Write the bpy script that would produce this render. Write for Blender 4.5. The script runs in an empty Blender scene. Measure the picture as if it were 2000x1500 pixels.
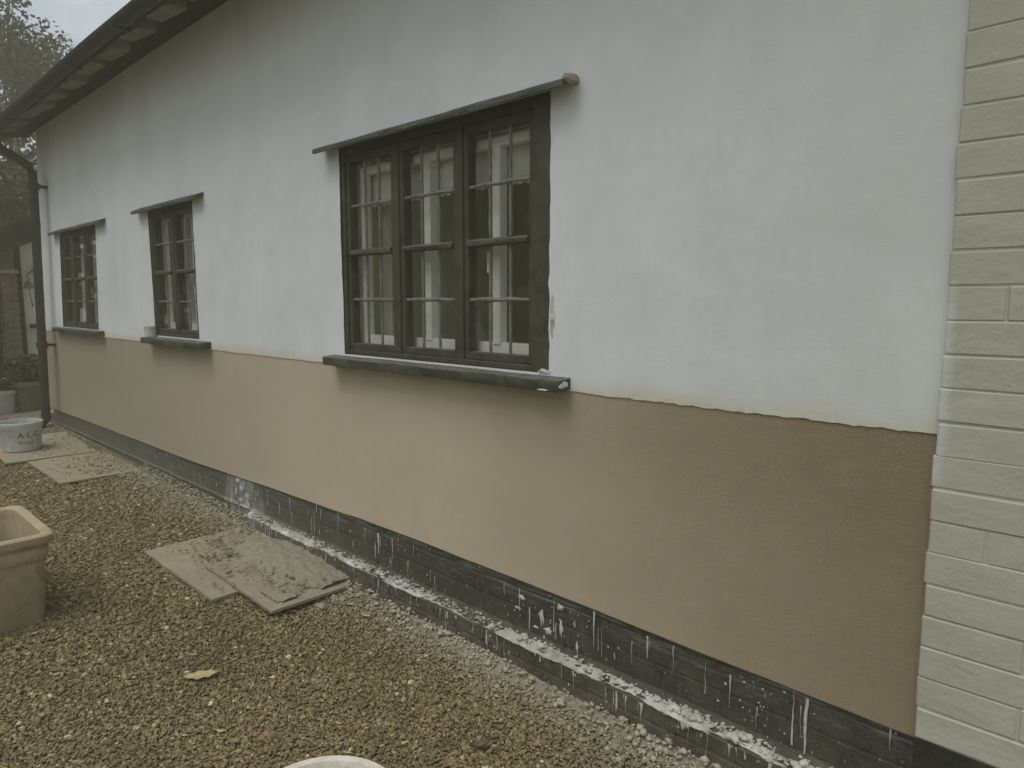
import bpy, bmesh, math, random
import numpy as np
from mathutils import Vector, noise, Matrix

random.seed(7); rng = np.random.default_rng(7)
sc = bpy.context.scene
R = math.radians
COL = sc.collection

# ------------------------------------------------------------------ camera
cam_d = bpy.data.cameras.new('camera'); cam = bpy.data.objects.new('camera', cam_d); COL.objects.link(cam)
cam.location = (0, -1.78, 1.36)
cam.rotation_euler = (R(90 - 6.927), 0, R(43.76))
cam_d.sensor_width = 36; cam_d.lens = 24.3; cam_d.clip_start = 0.05; cam_d.clip_end = 500
sc.camera = cam

# ------------------------------------------------------------------ sky: overcast, even all round
SUN_EL, SUN_AZ = 68, 188          # elevation; compass-like angle of the sun, degrees from +Y clockwise
w = bpy.data.worlds.new('World'); sc.world = w; w.use_nodes = True
nt = w.node_tree; nt.nodes.clear()
wo = nt.nodes.new('ShaderNodeOutputWorld'); bg = nt.nodes.new('ShaderNodeBackground')
sky = nt.nodes.new('ShaderNodeTexSky'); sky.sky_type = 'NISHITA'; sky.sun_disc = False
sky.sun_elevation = R(SUN_EL); sky.sun_rotation = R(SUN_AZ); sky.dust_density = 4; sky.air_density = 1.2
tc = nt.nodes.new('ShaderNodeTexCoord')
mp = nt.nodes.new('ShaderNodeMapping'); mp.inputs['Scale'].default_value = (1, 1, 2.4)
nz = nt.nodes.new('ShaderNodeTexNoise'); nz.inputs['Scale'].default_value = 3.2; nz.inputs['Detail'].default_value = 7; nz.inputs['Roughness'].default_value = .55
cr = nt.nodes.new('ShaderNodeValToRGB')
cr.color_ramp.elements[0].position = .40; cr.color_ramp.elements[0].color = (4.1, 4.7, 5.5, 1)
cr.color_ramp.elements[1].position = .60; cr.color_ramp.elements[1].color = (7.4, 7.7, 7.8, 1)
mx = nt.nodes.new('ShaderNodeMix'); mx.data_type = 'RGBA'; mx.inputs['Factor'].default_value = .9
nt.links.new(tc.outputs['Generated'], mp.inputs['Vector']); nt.links.new(mp.outputs['Vector'], nz.inputs['Vector'])
nt.links.new(nz.outputs['Fac'], cr.inputs['Fac'])
nt.links.new(sky.outputs['Color'], mx.inputs['A']); nt.links.new(cr.outputs['Color'], mx.inputs['B'])
nt.links.new(mx.outputs['Result'], bg.inputs['Color']); bg.inputs['Strength'].default_value = .1
nt.links.new(bg.outputs['Background'], wo.inputs['Surface'])

sun_d = bpy.data.lights.new('sun', 'SUN'); sun = bpy.data.objects.new('sun', sun_d); COL.objects.link(sun)
sun_d.energy = 1.5; sun_d.angle = R(40); sun_d.color = (1, .97, .92)
az = R(SUN_AZ); el = R(SUN_EL)
sdir = Vector((math.sin(az) * math.cos(el), math.cos(az) * math.cos(el), math.sin(el)))   # towards the sun
sun.rotation_euler = sdir.to_track_quat('Z', 'Y').to_euler()

vs = sc.view_settings; vs.view_transform = 'Standard'; vs.look = 'None'; vs.exposure = .2; vs.gamma = 1; vs.use_curve_mapping = False
sc.cycles.use_denoising = True; sc.cycles.use_adaptive_sampling = True; sc.cycles.adaptive_threshold = .03; sc.cycles.adaptive_min_samples = 12
sc.cycles.max_bounces = 6; sc.cycles.volume_bounces = 1; sc.cycles.transparent_max_bounces = 16

# ------------------------------------------------------------------ material helpers
class NT:
    def __init__(s, name):
        s.m = bpy.data.materials.new(name); s.m.use_nodes = True; s.t = s.m.node_tree
        s.b = s.t.nodes['Principled BSDF']; s.out = s.t.nodes['Material Output']
        s.pos = s.t.nodes.new('ShaderNodeNewGeometry').outputs['Position']
    def n(s, t, **kw):
        x = s.t.nodes.new('ShaderNode' + t)
        for k, v in kw.items(): setattr(x, k, v)
        return x
    def link(s, a, b): s.t.links.new(a, b)
    def put(s, sock, v):
        if isinstance(v, (int, float)): sock.default_value = v
        elif isinstance(v, (tuple, list)): sock.default_value = tuple(v) + ((1,) if len(v) == 3 and len(sock.default_value) == 4 else ())
        else: s.link(v, sock)
    def map(s, scale, loc=(0, 0, 0)):
        x = s.n('Mapping'); s.link(s.pos, x.inputs['Vector'])
        x.inputs['Scale'].default_value = scale if isinstance(scale, tuple) else (scale,) * 3
        x.inputs['Location'].default_value = loc
        return x.outputs['Vector']
    def noise(s, scale, detail=4, rough=.55, loc=(0, 0, 0), dist=0):
        x = s.n('TexNoise'); s.link(s.map(scale, loc), x.inputs['Vector']); x.inputs['Scale'].default_value = 1
        x.inputs['Detail'].default_value = detail; x.inputs['Roughness'].default_value = rough; x.inputs['Distortion'].default_value = dist
        return x.outputs['Fac']
    def voronoi(s, scale, feature='F1', out='Distance'):
        x = s.n('TexVoronoi', feature=feature); s.link(s.map(scale), x.inputs['Vector']); x.inputs['Scale'].default_value = 1
        return x.outputs[out]
    def ramp(s, fac, a, b, inter='LINEAR'):
        x = s.n('MapRange', interpolation_type='SMOOTHSTEP' if inter == 'S' else 'LINEAR'); s.put(x.inputs['Value'], fac)
        x.inputs['From Min'].default_value = a; x.inputs['From Max'].default_value = b
        return x.outputs['Result']
    def mix(s, f, a, b, mode='MIX'):
        x = s.n('Mix', data_type='RGBA', blend_type=mode); s.put(x.inputs['Factor'], f); s.put(x.inputs['A'], a); s.put(x.inputs['B'], b)
        return x.outputs['Result']
    def math(s, op, a, b=0., c=None):
        x = s.n('Math', operation=op); s.put(x.inputs[0], a); s.put(x.inputs[1], b)
        if c is not None: s.put(x.inputs[2], c)
        return x.outputs[0]
    def xyz(s):
        x = s.n('SeparateXYZ'); s.link(s.pos, x.inputs[0]); return x.outputs
    def col(s, v): s.put(s.b.inputs['Base Color'], v)
    def rough(s, v): s.put(s.b.inputs['Roughness'], v)
    def spec(s, v): s.b.inputs['Specular IOR Level'].default_value = v
    def bump(s, h, dist=.01, strength=1., prev=None):
        x = s.n('Bump'); x.inputs['Distance'].default_value = dist; x.inputs['Strength'].default_value = strength
        s.put(x.inputs['Height'], h)
        if prev: s.link(prev, x.inputs['Normal'])
        s.link(x.outputs['Normal'], s.b.inputs['Normal']); return x.outputs['Normal']

M = {}
def simple(name, c1, c2, scale=12, rough=.7, bump=.002, bscale=60, spec=.3):
    s = NT(name); f = s.ramp(s.noise(scale, 5, .6), .3, .7)
    s.col(s.mix(f, c1, c2)); s.rough(rough); s.spec(spec)
    if bump: s.bump(s.noise(bscale, 4, .6), bump)
    M[name] = s.m; return s

def build_materials():
    # white limewash, brushed, slightly stained along its lower edge
    s = NT('limewash'); x, y, z = s.xyz()
    c = s.mix(s.ramp(s.noise((1.0, 1.0, .8), 5, .68), .33, .67), (.69, .72, .735), (.81, .83, .835))
    c = s.mix(s.math('MULTIPLY', s.ramp(s.noise((3.4, 3.4, 1.7), 5, .68, (3, 0, 1)), .46, .72), .55), c, (.64, .68, .665))
    c = s.mix(s.math('MULTIPLY', s.ramp(s.noise((38, 38, 3.5), 4, .6), .5, .8), .3), c, (.70, .71, .69))
    c = s.mix(s.math('MULTIPLY', s.ramp(s.noise((5, 5, 16), 5, .7), .5, .72), .4), c, (.82, .835, .83))
    lo = s.math('ADD', z, s.math('MULTIPLY', s.noise((5, 5, 8), 5, .65), .09))
    band = s.ramp(lo, 1.165, 1.095, 'S')
    c = s.mix(s.math('MULTIPLY', band, .75), c, (.66, .59, .42))
    grime = s.math('MULTIPLY', s.ramp(s.noise((24, 24, 60), 4, .6), .57, .72), s.ramp(z, 1.10, 1.06))
    c = s.mix(s.math('MULTIPLY', grime, .6), c, (.36, .30, .19))
    wr = s.ramp(s.math('ADD', x, s.math('MULTIPLY', s.noise((2, 2, 1.2), 3), .5)), -1.5, -.2, 'S')      # light falling off towards the brick, painted in as grey
    c = s.mix(s.math('MULTIPLY', wr, .4), c, (.54, .565, .51))
    s.col(c); s.rough(.9); s.spec(.15)
    n1 = s.bump(s.noise((2.2, 2.2, 2.6), 3, .5), .04, .3)
    n2 = s.bump(s.noise((22, 22, 9), 5, .6), .005, .24, n1)
    s.bump(s.noise(160, 3, .6), .0012, .3, n2); M['limewash'] = s.m

    # fresh sand render: paler in the middle, darker by the brick and at the far end
    s = NT('sand_render'); x, y, z = s.xyz()
    c = s.mix(s.ramp(s.noise((2.6, 2.6, 3.4), 6, .66), .3, .7), (.535, .455, .345), (.575, .495, .38))
    damp = s.math('ADD', x, s.math('MULTIPLY', s.noise((1.6, 1.6, 1.1), 5, .62), .55))  # only sets where the render turns darker towards the brick
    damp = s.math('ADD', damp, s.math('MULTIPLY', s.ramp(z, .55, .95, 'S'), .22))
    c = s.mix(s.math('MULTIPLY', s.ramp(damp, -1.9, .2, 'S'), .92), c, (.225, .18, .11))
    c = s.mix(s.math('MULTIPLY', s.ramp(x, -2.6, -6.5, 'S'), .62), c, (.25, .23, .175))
    c = s.mix(s.math('MULTIPLY', s.ramp(s.noise((10, 10, 60), 3, .6), .5, .75), .08), c, (.60, .52, .40))
    c = s.mix(s.ramp(s.noise(340, 2, .5), .68, .76), c, (.16, .125, .08))
    c = s.mix(s.math('MULTIPLY', s.ramp(s.noise(300, 2, .5, (9, 4, 2)), .69, .75), .7), c, (.72, .66, .54))
    s.col(c); s.rough(.92); s.spec(.15)
    n1 = s.bump(s.noise((3, 3, 4), 3), .01, .2)
    n2 = s.bump(s.noise((30, 30, 38), 3, .6), .001, .2, n1)
    s.bump(s.noise(420, 2, .6), .0011, .8, n2); M['sand_render'] = s.m

    # black bitumen plinth, scuffed and dusty
    s = NT('black_plinth'); x, y, z = s.xyz()
    c = s.mix(s.ramp(s.noise(9, 6, .7), .35, .7), (.044, .042, .031), (.088, .084, .062))
    c = s.mix(s.math('MULTIPLY', s.ramp(x, -1.8, -4.4, 'S'), .62), c, (.15, .15, .12))
    st = s.ramp(s.noise((70, 70, 8), 5, .7), .55, .72)
    c = s.mix(s.math('MULTIPLY', st, .45), c, (.20, .20, .18))
    sm = s.math('MULTIPLY', s.ramp(s.noise((5, 5, 70), 5, .65, (2, 1, 0)), .5, .62), s.ramp(z, .245, .31))
    c = s.mix(s.math('MULTIPLY', sm, .8), c, (.215, .225, .215))
    sp = s.math('MULTIPLY', s.ramp(s.noise((95, 95, 60), 3, .6), .66, .7), s.ramp(s.noise(4, 3), .42, .6))
    c = s.mix(sp, c, (.55, .55, .52))
    ws = s.math('ADD', s.math('ABSOLUTE', s.math('ADD', x, 3.93)), s.math('MULTIPLY', s.ramp(z, .08, .32), .12))
    wf = s.math('MULTIPLY', s.ramp(ws, .36, .04), s.ramp(s.noise((26, 26, 9), 6, .75), .40, .62))
    c = s.mix(wf, c, (.62, .63, .64))
    w2 = s.math('MULTIPLY', s.ramp(s.math('ABSOLUTE', s.math('ADD', x, 5.1)), .7, .1), s.ramp(s.noise((30, 30, 14), 6, .75, (4, 0, 0)), .55, .68))
    c = s.mix(s.math('MULTIPLY', w2, .7), c, (.5, .5, .48))
    dust = s.math('MULTIPLY', s.ramp(z, .16, .02), s.ramp(s.noise(14, 5, .7), .4, .65))
    c = s.mix(s.math('MULTIPLY', dust, .5), c, (.30, .27, .20))
    s.col(c); s.rough(s.ramp(s.noise(20, 4), -.6, 1.2)); s.spec(.3)
    br = s.n('TexBrick'); mpn = s.n('Mapping'); mpn.inputs['Rotation'].default_value = (R(90), 0, 0); s.link(s.pos, mpn.inputs['Vector'])
    s.link(mpn.outputs['Vector'], br.inputs['Vector'])
    br.inputs['Scale'].default_value = 1; br.inputs['Brick Width'].default_value = .225; br.inputs['Row Height'].default_value = .075
    br.inputs['Mortar Size'].default_value = .007; br.inputs['Mortar Smooth'].default_value = .6
    n1 = s.bump(s.math('MULTIPLY', br.outputs['Fac'], -1), .004, .5)
    n2 = s.bump(s.noise(24, 5, .7), .008, .7, n1); s.bump(s.noise(120, 4, .7), .0025, .8, n2); M['black_plinth'] = s.m

    s = NT('shiny_black_plinth')
    s.col(s.mix(s.ramp(s.noise(30, 4), .4, .7), (.022, .023, .019), (.034, .035, .03))); s.rough(.45); s.bump(s.noise(60, 4), .002); M['shiny_black_plinth'] = s.m

    # thick old masonry paint over brick
    s = NT('cream_brick'); x, y, z = s.xyz()
    c = s.mix(s.ramp(s.noise(4, 5, .6), .3, .7), (.43, .42, .345), (.49, .48, .40))
    c = s.mix(s.math('MULTIPLY', s.ramp(s.noise((8, 8, 30), 5, .65), .5, .75), .4), c, (.375, .365, .28))
    lf = s.math('ADD', x, s.math('MULTIPLY', s.noise((12, 12, 5), 5, .6), .05))
    wp = s.math('MULTIPLY', s.ramp(lf, -.318, -.335), s.math('MULTIPLY', s.ramp(z, .93, .98), s.ramp(z, 1.42, 1.33)))
    c = s.mix(wp, c, (.56, .57, .53))
    lowz = s.ramp(s.math('ADD', z, s.math('MULTIPLY', s.noise(9, 4), .06)), .46, .36, 'S')
    c = s.mix(s.math('MULTIPLY', lowz, .6), c, (.52, .53, .47))
    chip = s.ramp(s.noise(38, 4, .6, (5, 2, 8)), .735, .755)
    c = s.mix(chip, c, (.30, .27, .20))
    s.col(c); s.rough(.75); s.spec(.3)
    n1 = s.bump(s.noise((13, 13, 16), 4, .6), .007, .6)
    n2 = s.bump(s.noise(60, 5, .7), .003, .55, n1); s.bump(s.ramp(s.noise(42, 3, .5, (7, 7, 7)), .64, .72), .004, -.6, n2); M['cream_brick'] = s.m

    # weathered black paint on timber
    s = NT('black_timber'); x, y, z = s.xyz()
    c = s.mix(s.ramp(s.noise(14, 5, .65), .35, .7), (.05, .049, .033), (.09, .088, .062))
    up = s.n('NewGeometry'); sep = s.n('SeparateXYZ'); s.link(up.outputs['Normal'], sep.inputs[0])
    tops = s.math('MULTIPLY', s.ramp(sep.outputs[2], .4, .9), s.ramp(s.noise(30, 5, .65), .3, .6))
    c = s.mix(s.math('MULTIPLY', tops, .55), c, (.22, .225, .215))                    # dust and bird lime lying on the top faces
    fl = s.ramp(s.noise((60, 60, 14), 5, .7, (1, 5, 2)), .70, .74)
    c = s.mix(s.math('MULTIPLY', fl, .8), c, (.34, .33, .29))
    s.col(c); s.rough(.62); s.spec(.35)
    n1 = s.bump(s.noise((60, 60, 12), 4, .6), .002, .6); s.bump(s.noise(40, 5, .6), .003, .5, n1); M['black_timber'] = s.m
    s = NT('weathered_hood')
    c = s.mix(s.ramp(s.noise((6, 6, 30), 6, .7), .35, .68), (.045, .046, .037), (.12, .125, .105))
    fl = s.ramp(s.noise((35, 35, 60), 5, .7, (1, 5, 2)), .6, .7); c = s.mix(fl, c, (.36, .37, .36))
    s.col(c); s.rough(.75); s.bump(s.noise((10, 60, 60), 5, .65), .004); M['weathered_hood'] = s.m

    simple('lead_bar', (.11, .11, .095), (.24, .24, .21), 40, .5, .001, 120, .5)
    simple('cast_iron', (.028, .027, .021), (.045, .043, .034), 20, .5, .002, 90, .4)
    simple('white_paint', (.74, .75, .74), (.80, .80, .79), 8, .5, 0)
    simple('cream_plaster', (.74, .69, .56), (.80, .75, .62), 6, .85, .003, 40)
    simple('room_plaster', (.66, .62, .49), (.72, .68, .55), 3, .9, .002)
    simple('room_floor', (.10, .07, .04), (.17, .12, .07), 5, .6, .002)
    simple('rafter_paint', (.15, .138, .092), (.25, .235, .17), 9, .85, .006, 30)
    simple('dark_soffit', (.035, .032, .022), (.06, .055, .04), 9, .85, .006, 30)
    simple('roof_tile', (.05, .042, .032), (.10, .08, .06), 14, .85, .006, 40)
    simple('mortar', (.34, .30, .21), (.50, .46, .35), 30, .95, .004, 120)
    simple('lime_crust', (.30, .27, .20), (.66, .66, .61), 14, .95, .004, 110)
    simple('lime_splash', (.44, .44, .38), (.70, .70, .65), 55, .9, .002, 160)
    simple('blind_cloth', (.74, .75, .72), (.80, .80, .78), 20, .9, .001, 200)
    s = simple('net_cloth', (.66, .66, .60), (.74, .74, .67), 10, .95, 0)
    simple('enamel', (.58, .57, .49), (.66, .65, .57), 20, .3, .001)
    simple('grey_pot', (.13, .125, .10), (.19, .18, .145), 7, .8, .003, 30)
    simple('white_pot', (.36, .37, .34), (.46, .47, .44), 7, .6, .001, 30)
    simple('leaf_birch', (.035, .036, .016), (.09, .075, .03), 3, .6, 0)
    simple('leaf_dark', (.03, .034, .012), (.085, .085, .03), 2.5, .55, 0)
    simple('bark', (.08, .07, .055), (.2, .18, .15), 12, .9, .01, 20)
    simple('old_brick', (.115, .085, .055), (.19, .145, .095), 9, .9, .004, 50)
    simple('old_mortar', (.20, .18, .13), (.28, .25, .19), 20, .95, .004, 70)
    simple('dark_wood', (.022, .02, .014), (.045, .04, .028), 9, .8, .003, 40)
    simple('outhouse_white', (.70, .71, .62), (.78, .79, .70), 5, .9, .004, 30)
    simple('bronze', (.10, .105, .085), (.17, .17, .14), 20, .55, .001, 60, .5)
    simple('paving', (.10, .088, .07), (.19, .17, .135), 6, .85, .005, 50)
    simple('petal', (.6, .62, .45), (.75, .75, .6), 30, .8, 0)
    simple('ink', (.05, .05, .045), (.09, .09, .08), 90, .7, 0)
    simple('dry_leaf', (.34, .27, .13), (.48, .40, .22), 40, .8, .001, 120)
    simple('brown_leaf', (.12, .085, .055), (.21, .15, .10), 40, .8, .001, 120)
    simple('stone', (.20, .175, .12), (.32, .285, .215), 40, .9, .003, 90)
    simple('pot_cream', (.56, .52, .44), (.70, .66, .57), 30, .85, .003, 70)
    s = NT('bucket_plastic'); x, y, z = s.xyz()
    c = s.mix(s.ramp(s.noise(16, 5, .7), .35, .7), (.46, .48, .47), (.56, .57, .56))
    dirt = s.math('MULTIPLY', s.ramp(s.noise((40, 40, 18), 5, .7), .52, .68), s.ramp(z, .28, .08))
    c = s.mix(s.math('MULTIPLY', dirt, .7), c, (.27, .235, .165)); c = s.mix(s.ramp(s.noise(55, 3, .5, (2, 2, 2)), .70, .74), c, (.2, .18, .14))
    s.col(c); s.rough(.55); M['bucket_plastic'] = s.m
    s = NT('terracotta'); x, y, z = s.xyz()
    c = s.mix(s.ramp(s.noise(7, 5, .6), .3, .7), (.36, .285, .185), (.45, .36, .245))
    bloom = s.math('MULTIPLY', s.ramp(s.noise(11, 5, .65, (0, 3, 1)), .42, .6), s.ramp(z, .33, .2))
    c = s.mix(s.math('MULTIPLY', bloom, .75), c, (.29, .27, .19))
    c = s.mix(s.math('MULTIPLY', s.ramp(s.noise(16, 5, .7), .55, .7), .5), c, (.12, .10, .055))
    s.col(c); s.rough(.9); s.spec(.2); s.bump(s.noise(70, 5, .65), .003); M['terracotta'] = s.m
    s = NT('site_board')
    c = s.mix(s.ramp(s.noise(5, 6, .65), .3, .7), (.25, .215, .15), (.33, .29, .21))
    c = s.mix(s.math('MULTIPLY', s.ramp(s.noise(3, 4, .6, (7, 0, 0)), .5, .68), .6), c, (.33, .255, .13))
    c = s.mix(s.math('MULTIPLY', s.ramp(s.noise(28, 5, .7), .55, .75), .6), c, (.38, .35, .28))
    s.col(c); s.rough(.95); s.bump(s.noise(60, 6, .7), .006); M['site_board'] = s.m
    s = NT('sand')
    s.col(s.mix(s.ramp(s.noise(30, 6, .7), .3, .7), (.27, .24, .17), (.37, .335, .255))); s.rough(1)
    n1 = s.bump(s.noise(28, 5, .7), .02, .9); s.bump(s.noise(130, 5, .7), .006, .9, n1); M['sand'] = s.m
    # gravel bed under the loose stones
    s = NT('gravel_bed')
    cell = s.voronoi(85, 'F1', 'Color'); sp = s.n('SeparateColor'); s.link(cell, sp.inputs[0])
    c = s.mix(sp.outputs[0], (.14, .115, .062), (.25, .21, .12)); c = s.mix(s.ramp(sp.outputs[1], .86, .9), c, (.24, .22, .17))
    c = s.mix(s.math('MULTIPLY', s.ramp(s.noise(1.7, 4), .45, .7), .5), c, (.10, .09, .045))
    s.col(c); s.rough(.95); s.bump(s.voronoi(85), .02, .8); M['gravel_bed'] = s.m
    s = NT('pebbles'); at = s.n('Attribute'); at.attribute_name = 'tint'
    x, y, z = s.xyz()
    c = s.mix(s.math('MULTIPLY', s.ramp(s.noise(150, 3, .6), .4, .7), .35), at.outputs['Color'], (.13, .105, .06))
    c = s.mix(s.math('MULTIPLY', s.ramp(s.noise(1.9, 5, .65, (4, 2, 0)), .48, .68), .5), c, (.11, .105, .055))   # algae
    dusty = s.math('MULTIPLY', s.ramp(s.math('ADD', y, s.math('MULTIPLY', s.noise(4, 4), .22)), -.18, .02), .6)
    c = s.mix(dusty, c, (.34, .31, .235))                                                                    # lime dust dropped along the wall
    s.col(c); s.rough(.9); s.spec(.2); M['pebbles'] = s.m
    # old window glass
    s = NT('window_glass'); s.t.nodes.remove(s.b)
    tr = s.n('BsdfTransparent'); tr.inputs['Color'].default_value = (.985, .985, .96, 1); gl = s.n('BsdfGlossy'); gl.inputs['Roughness'].default_value = .03
    lw = s.n('LayerWeight'); lw.inputs['Blend'].default_value = .5; fr = s.n('Math', operation='MULTIPLY_ADD'); pw = s.n('Math', operation='POWER'); s.link(lw.outputs['Facing'], pw.inputs[0]); pw.inputs[1].default_value = 5; s.link(pw.outputs[0], fr.inputs[0]); fr.inputs[1].default_value = .5; fr.inputs[2].default_value = .035; ms = s.n('MixShader')
    bp = s.n('Bump'); bp.inputs['Distance'].default_value = .001; bp.inputs['Strength'].default_value = .25; s.link(s.noise(7, 1), bp.inputs['Height'])
    s.link(bp.outputs['Normal'], gl.inputs['Normal'])
    s.link(fr.outputs[0], ms.inputs[0]); s.link(tr.outputs[0], ms.inputs[1]); s.link(gl.outputs[0], ms.inputs[2]); s.link(ms.outputs[0], s.out.inputs['Surface'])
    M['window_glass'] = s.m
build_materials()

# ------------------------------------------------------------------ object helpers
OFF = {}
def tag(o, label=None, cat=None, group=None, kind=None):
    if label: o['label'] = label
    if cat: o['category'] = cat
    if group: o['group'] = group
    if kind: o['kind'] = kind
    return o
def thing(name, loc, label, cat, group=None):
    o = bpy.data.objects.new(name, None); COL.objects.link(o); o.location = loc; o.empty_display_size = .1
    OFF[o.name] = Vector(loc); tag(o, label, cat, group); return o
def mk(name, vf, mat, parent=None, smooth=False, kind=None):
    """verts in world coordinates -> one mesh object (under parent)"""
    v, f = vf
    off = OFF.get(parent.name, Vector((0, 0, 0))) if parent else Vector((0, 0, 0))
    me = bpy.data.meshes.new(name); me.from_pydata([tuple(Vector(p) - off) for p in v], [], f)
    if smooth: me.shade_smooth(); me.set_sharp_from_angle(angle=R(42))
    me.materials.append(M[mat]); me.update()
    o = bpy.data.objects.new(name, me); COL.objects.link(o)
    if parent: o.parent = parent
    OFF[o.name] = off
    if kind: o['kind'] = kind
    return o
def join(*parts):
    V, F = [], []
    for v, f in parts:
        n = len(V); V += list(v); F += [tuple(i + n for i in q) for q in f]
    return V, F
def box(x0, x1, y0, y1, z0, z1, bev=0., wob=0.):
    """bevelled box, optionally a little crooked"""
    bm = bmesh.new(); bmesh.ops.create_cube(bm, size=1)
    for v in bm.verts:
        v.co = Vector(((x0 + x1) / 2 + v.co.x * (x1 - x0), (y0 + y1) / 2 + v.co.y * (y1 - y0), (z0 + z1) / 2 + v.co.z * (z1 - z0)))
    if bev: bmesh.ops.bevel(bm, geom=list(bm.edges), offset=bev, segments=2, affect='EDGES', profile=.6)
    if wob:
        for v in bm.verts: v.co += noise.noise_vector(v.co * 3.1) * wob
    bm.verts.index_update()
    r = ([tuple(v.co) for v in bm.verts], [tuple(v.index for v in f.verts) for f in bm.faces]); bm.free(); return r
def longbox(x0, x1, y0, y1, z0, z1, n=30, wob=.003, bev=.006, slope=0., taper=0.):
    """long timber along x made of rounded cross-sections, with wavy worn edges; slope lowers the front edge"""
    V, F = [], []
    for i in range(n + 1):
        x = x0 + (x1 - x0) * i / n
        prof = [(y0 + bev, z0), (y1, z0), (y1, z1), (y0 + bev, z1), (y0, z1 - bev), (y0, z0 + bev)]
        for k, (y, z) in enumerate(prof):
            nv = noise.noise_vector(Vector((x * 7, k * 3.7 + z0 * 11, 0))) * wob
            zz = z - slope * (y1 - y) / max(y1 - y0, 1e-6)
            V.append((x + (nv.x * 2 if i in (0, n) else 0), y + nv.y, zz + nv.z))
    m = 6
    for i in range(n):
        for k in range(m):
            a, b = i * m + k, i * m + (k + 1) % m
            F.append((a, b, b + m, a + m))
    F.append(tuple(range(m - 1, -1, -1))); F.append(tuple(n * m + k for k in range(m)))
    return V, F
def tube(pts, r, n=10, cap=True):
    V, F = [], []; pts = [Vector(p) for p in pts]; rs = r if isinstance(r, (list, tuple)) else [r] * len(pts)
    up = Vector((0, 0, 1))
    for i, p in enumerate(pts):
        d = (pts[min(i + 1, len(pts) - 1)] - pts[max(i - 1, 0)]).normalized()
        a = d.cross(up if abs(d.z) < .9 else Vector((1, 0, 0))).normalized(); b = d.cross(a)
        for k in range(n):
            t = 2 * math.pi * k / n; V.append(tuple(p + (a * math.cos(t) + b * math.sin(t)) * rs[i]))
    for i in range(len(pts) - 1):
        for k in range(n): F.append((i * n + k, i * n + (k + 1) % n, (i + 1) * n + (k + 1) % n, (i + 1) * n + k))
    if cap: F.append(tuple(range(n - 1, -1, -1))); F.append(tuple((len(pts) - 1) * n + k for k in range(n)))
    return V, F
def lathe(c, prof, n=40, p=2., rot=0., half=None):
    """ring profile [(r,z)] round c; p>2 squares the section"""
    V, F = [], []
    for r, z in prof:
        for k in range(n):
            t = 2 * math.pi * k / n
            ct, st = math.cos(t), math.sin(t); q = (abs(ct) ** p + abs(st) ** p) ** (-1 / p)
            x, y = r * q * ct, r * q * st
            V.append((c[0] + x * math.cos(rot) - y * math.sin(rot), c[1] + x * math.sin(rot) + y * math.cos(rot), c[2] + z))
    for i in range(len(prof) - 1):
        for k in range(n): F.append((i * n + k, i * n + (k + 1) % n, (i + 1) * n + (k + 1) % n, (i + 1) * n + k))
    F.append(tuple(range(n - 1, -1, -1))); F.append(tuple((len(prof) - 1) * n + k for k in range(n)))
    return V, F
ICO = None
def ico(sub):
    bm = bmesh.new(); bmesh.ops.create_icosphere(bm, subdivisions=sub, radius=1)
    v = np.array([q.co[:] for q in bm.verts]); f = np.array([[x.index for x in q.verts] for q in bm.faces]); bm.free(); return v, f
def warp(vf, fn): return [fn(p) for p in vf[0]], vf[1]

def sm(t): t = min(max(t, 0), 1); return t * t * (3 - 2 * t)
def lean(p):
    """the far end of the old wall leans"""
    x, y, z = p; return (x + .12 * (z - 2.0) * sm((-x - 5.3) / 1.1), y, z)
def G(x, y):
    t = min(max((-x - 1.8) / 6.2, 0), 1); return .10 * t + .03 * math.exp(-abs(min(y, 0)) / .12)
def plinth_top(x):
    return float(np.interp(x, [-8.3, -4.5, -2.7, -1.7, -.36], [.268, .300, .342, .337, .322]))

# ------------------------------------------------------------------ ground
def make_ground():
    xs = np.unique(np.concatenate([[-40, -28, -20, -14], np.arange(-11, 2.01, .1), [4, 10, 20, 40]]))
    ys = np.unique(np.concatenate([[-40, -25, -15, -6], np.arange(-3, .41, .1), [1, 3, 8, 20, 40]]))
    V = [(x, y, G(x, y) + (.006 * noise.noise(Vector((x * 2.3, y * 2.3, 0))) if -11 < x < 2 else 0) - .006) for x in xs for y in ys]
    n = len(ys); F = [(i * n + j, (i + 1) * n + j, (i + 1) * n + j + 1, i * n + j + 1) for i in range(len(xs) - 1) for j in range(n - 1)]
    mk('ground', (V, F), 'gravel_bed', smooth=True, kind='structure')
make_ground()

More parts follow.
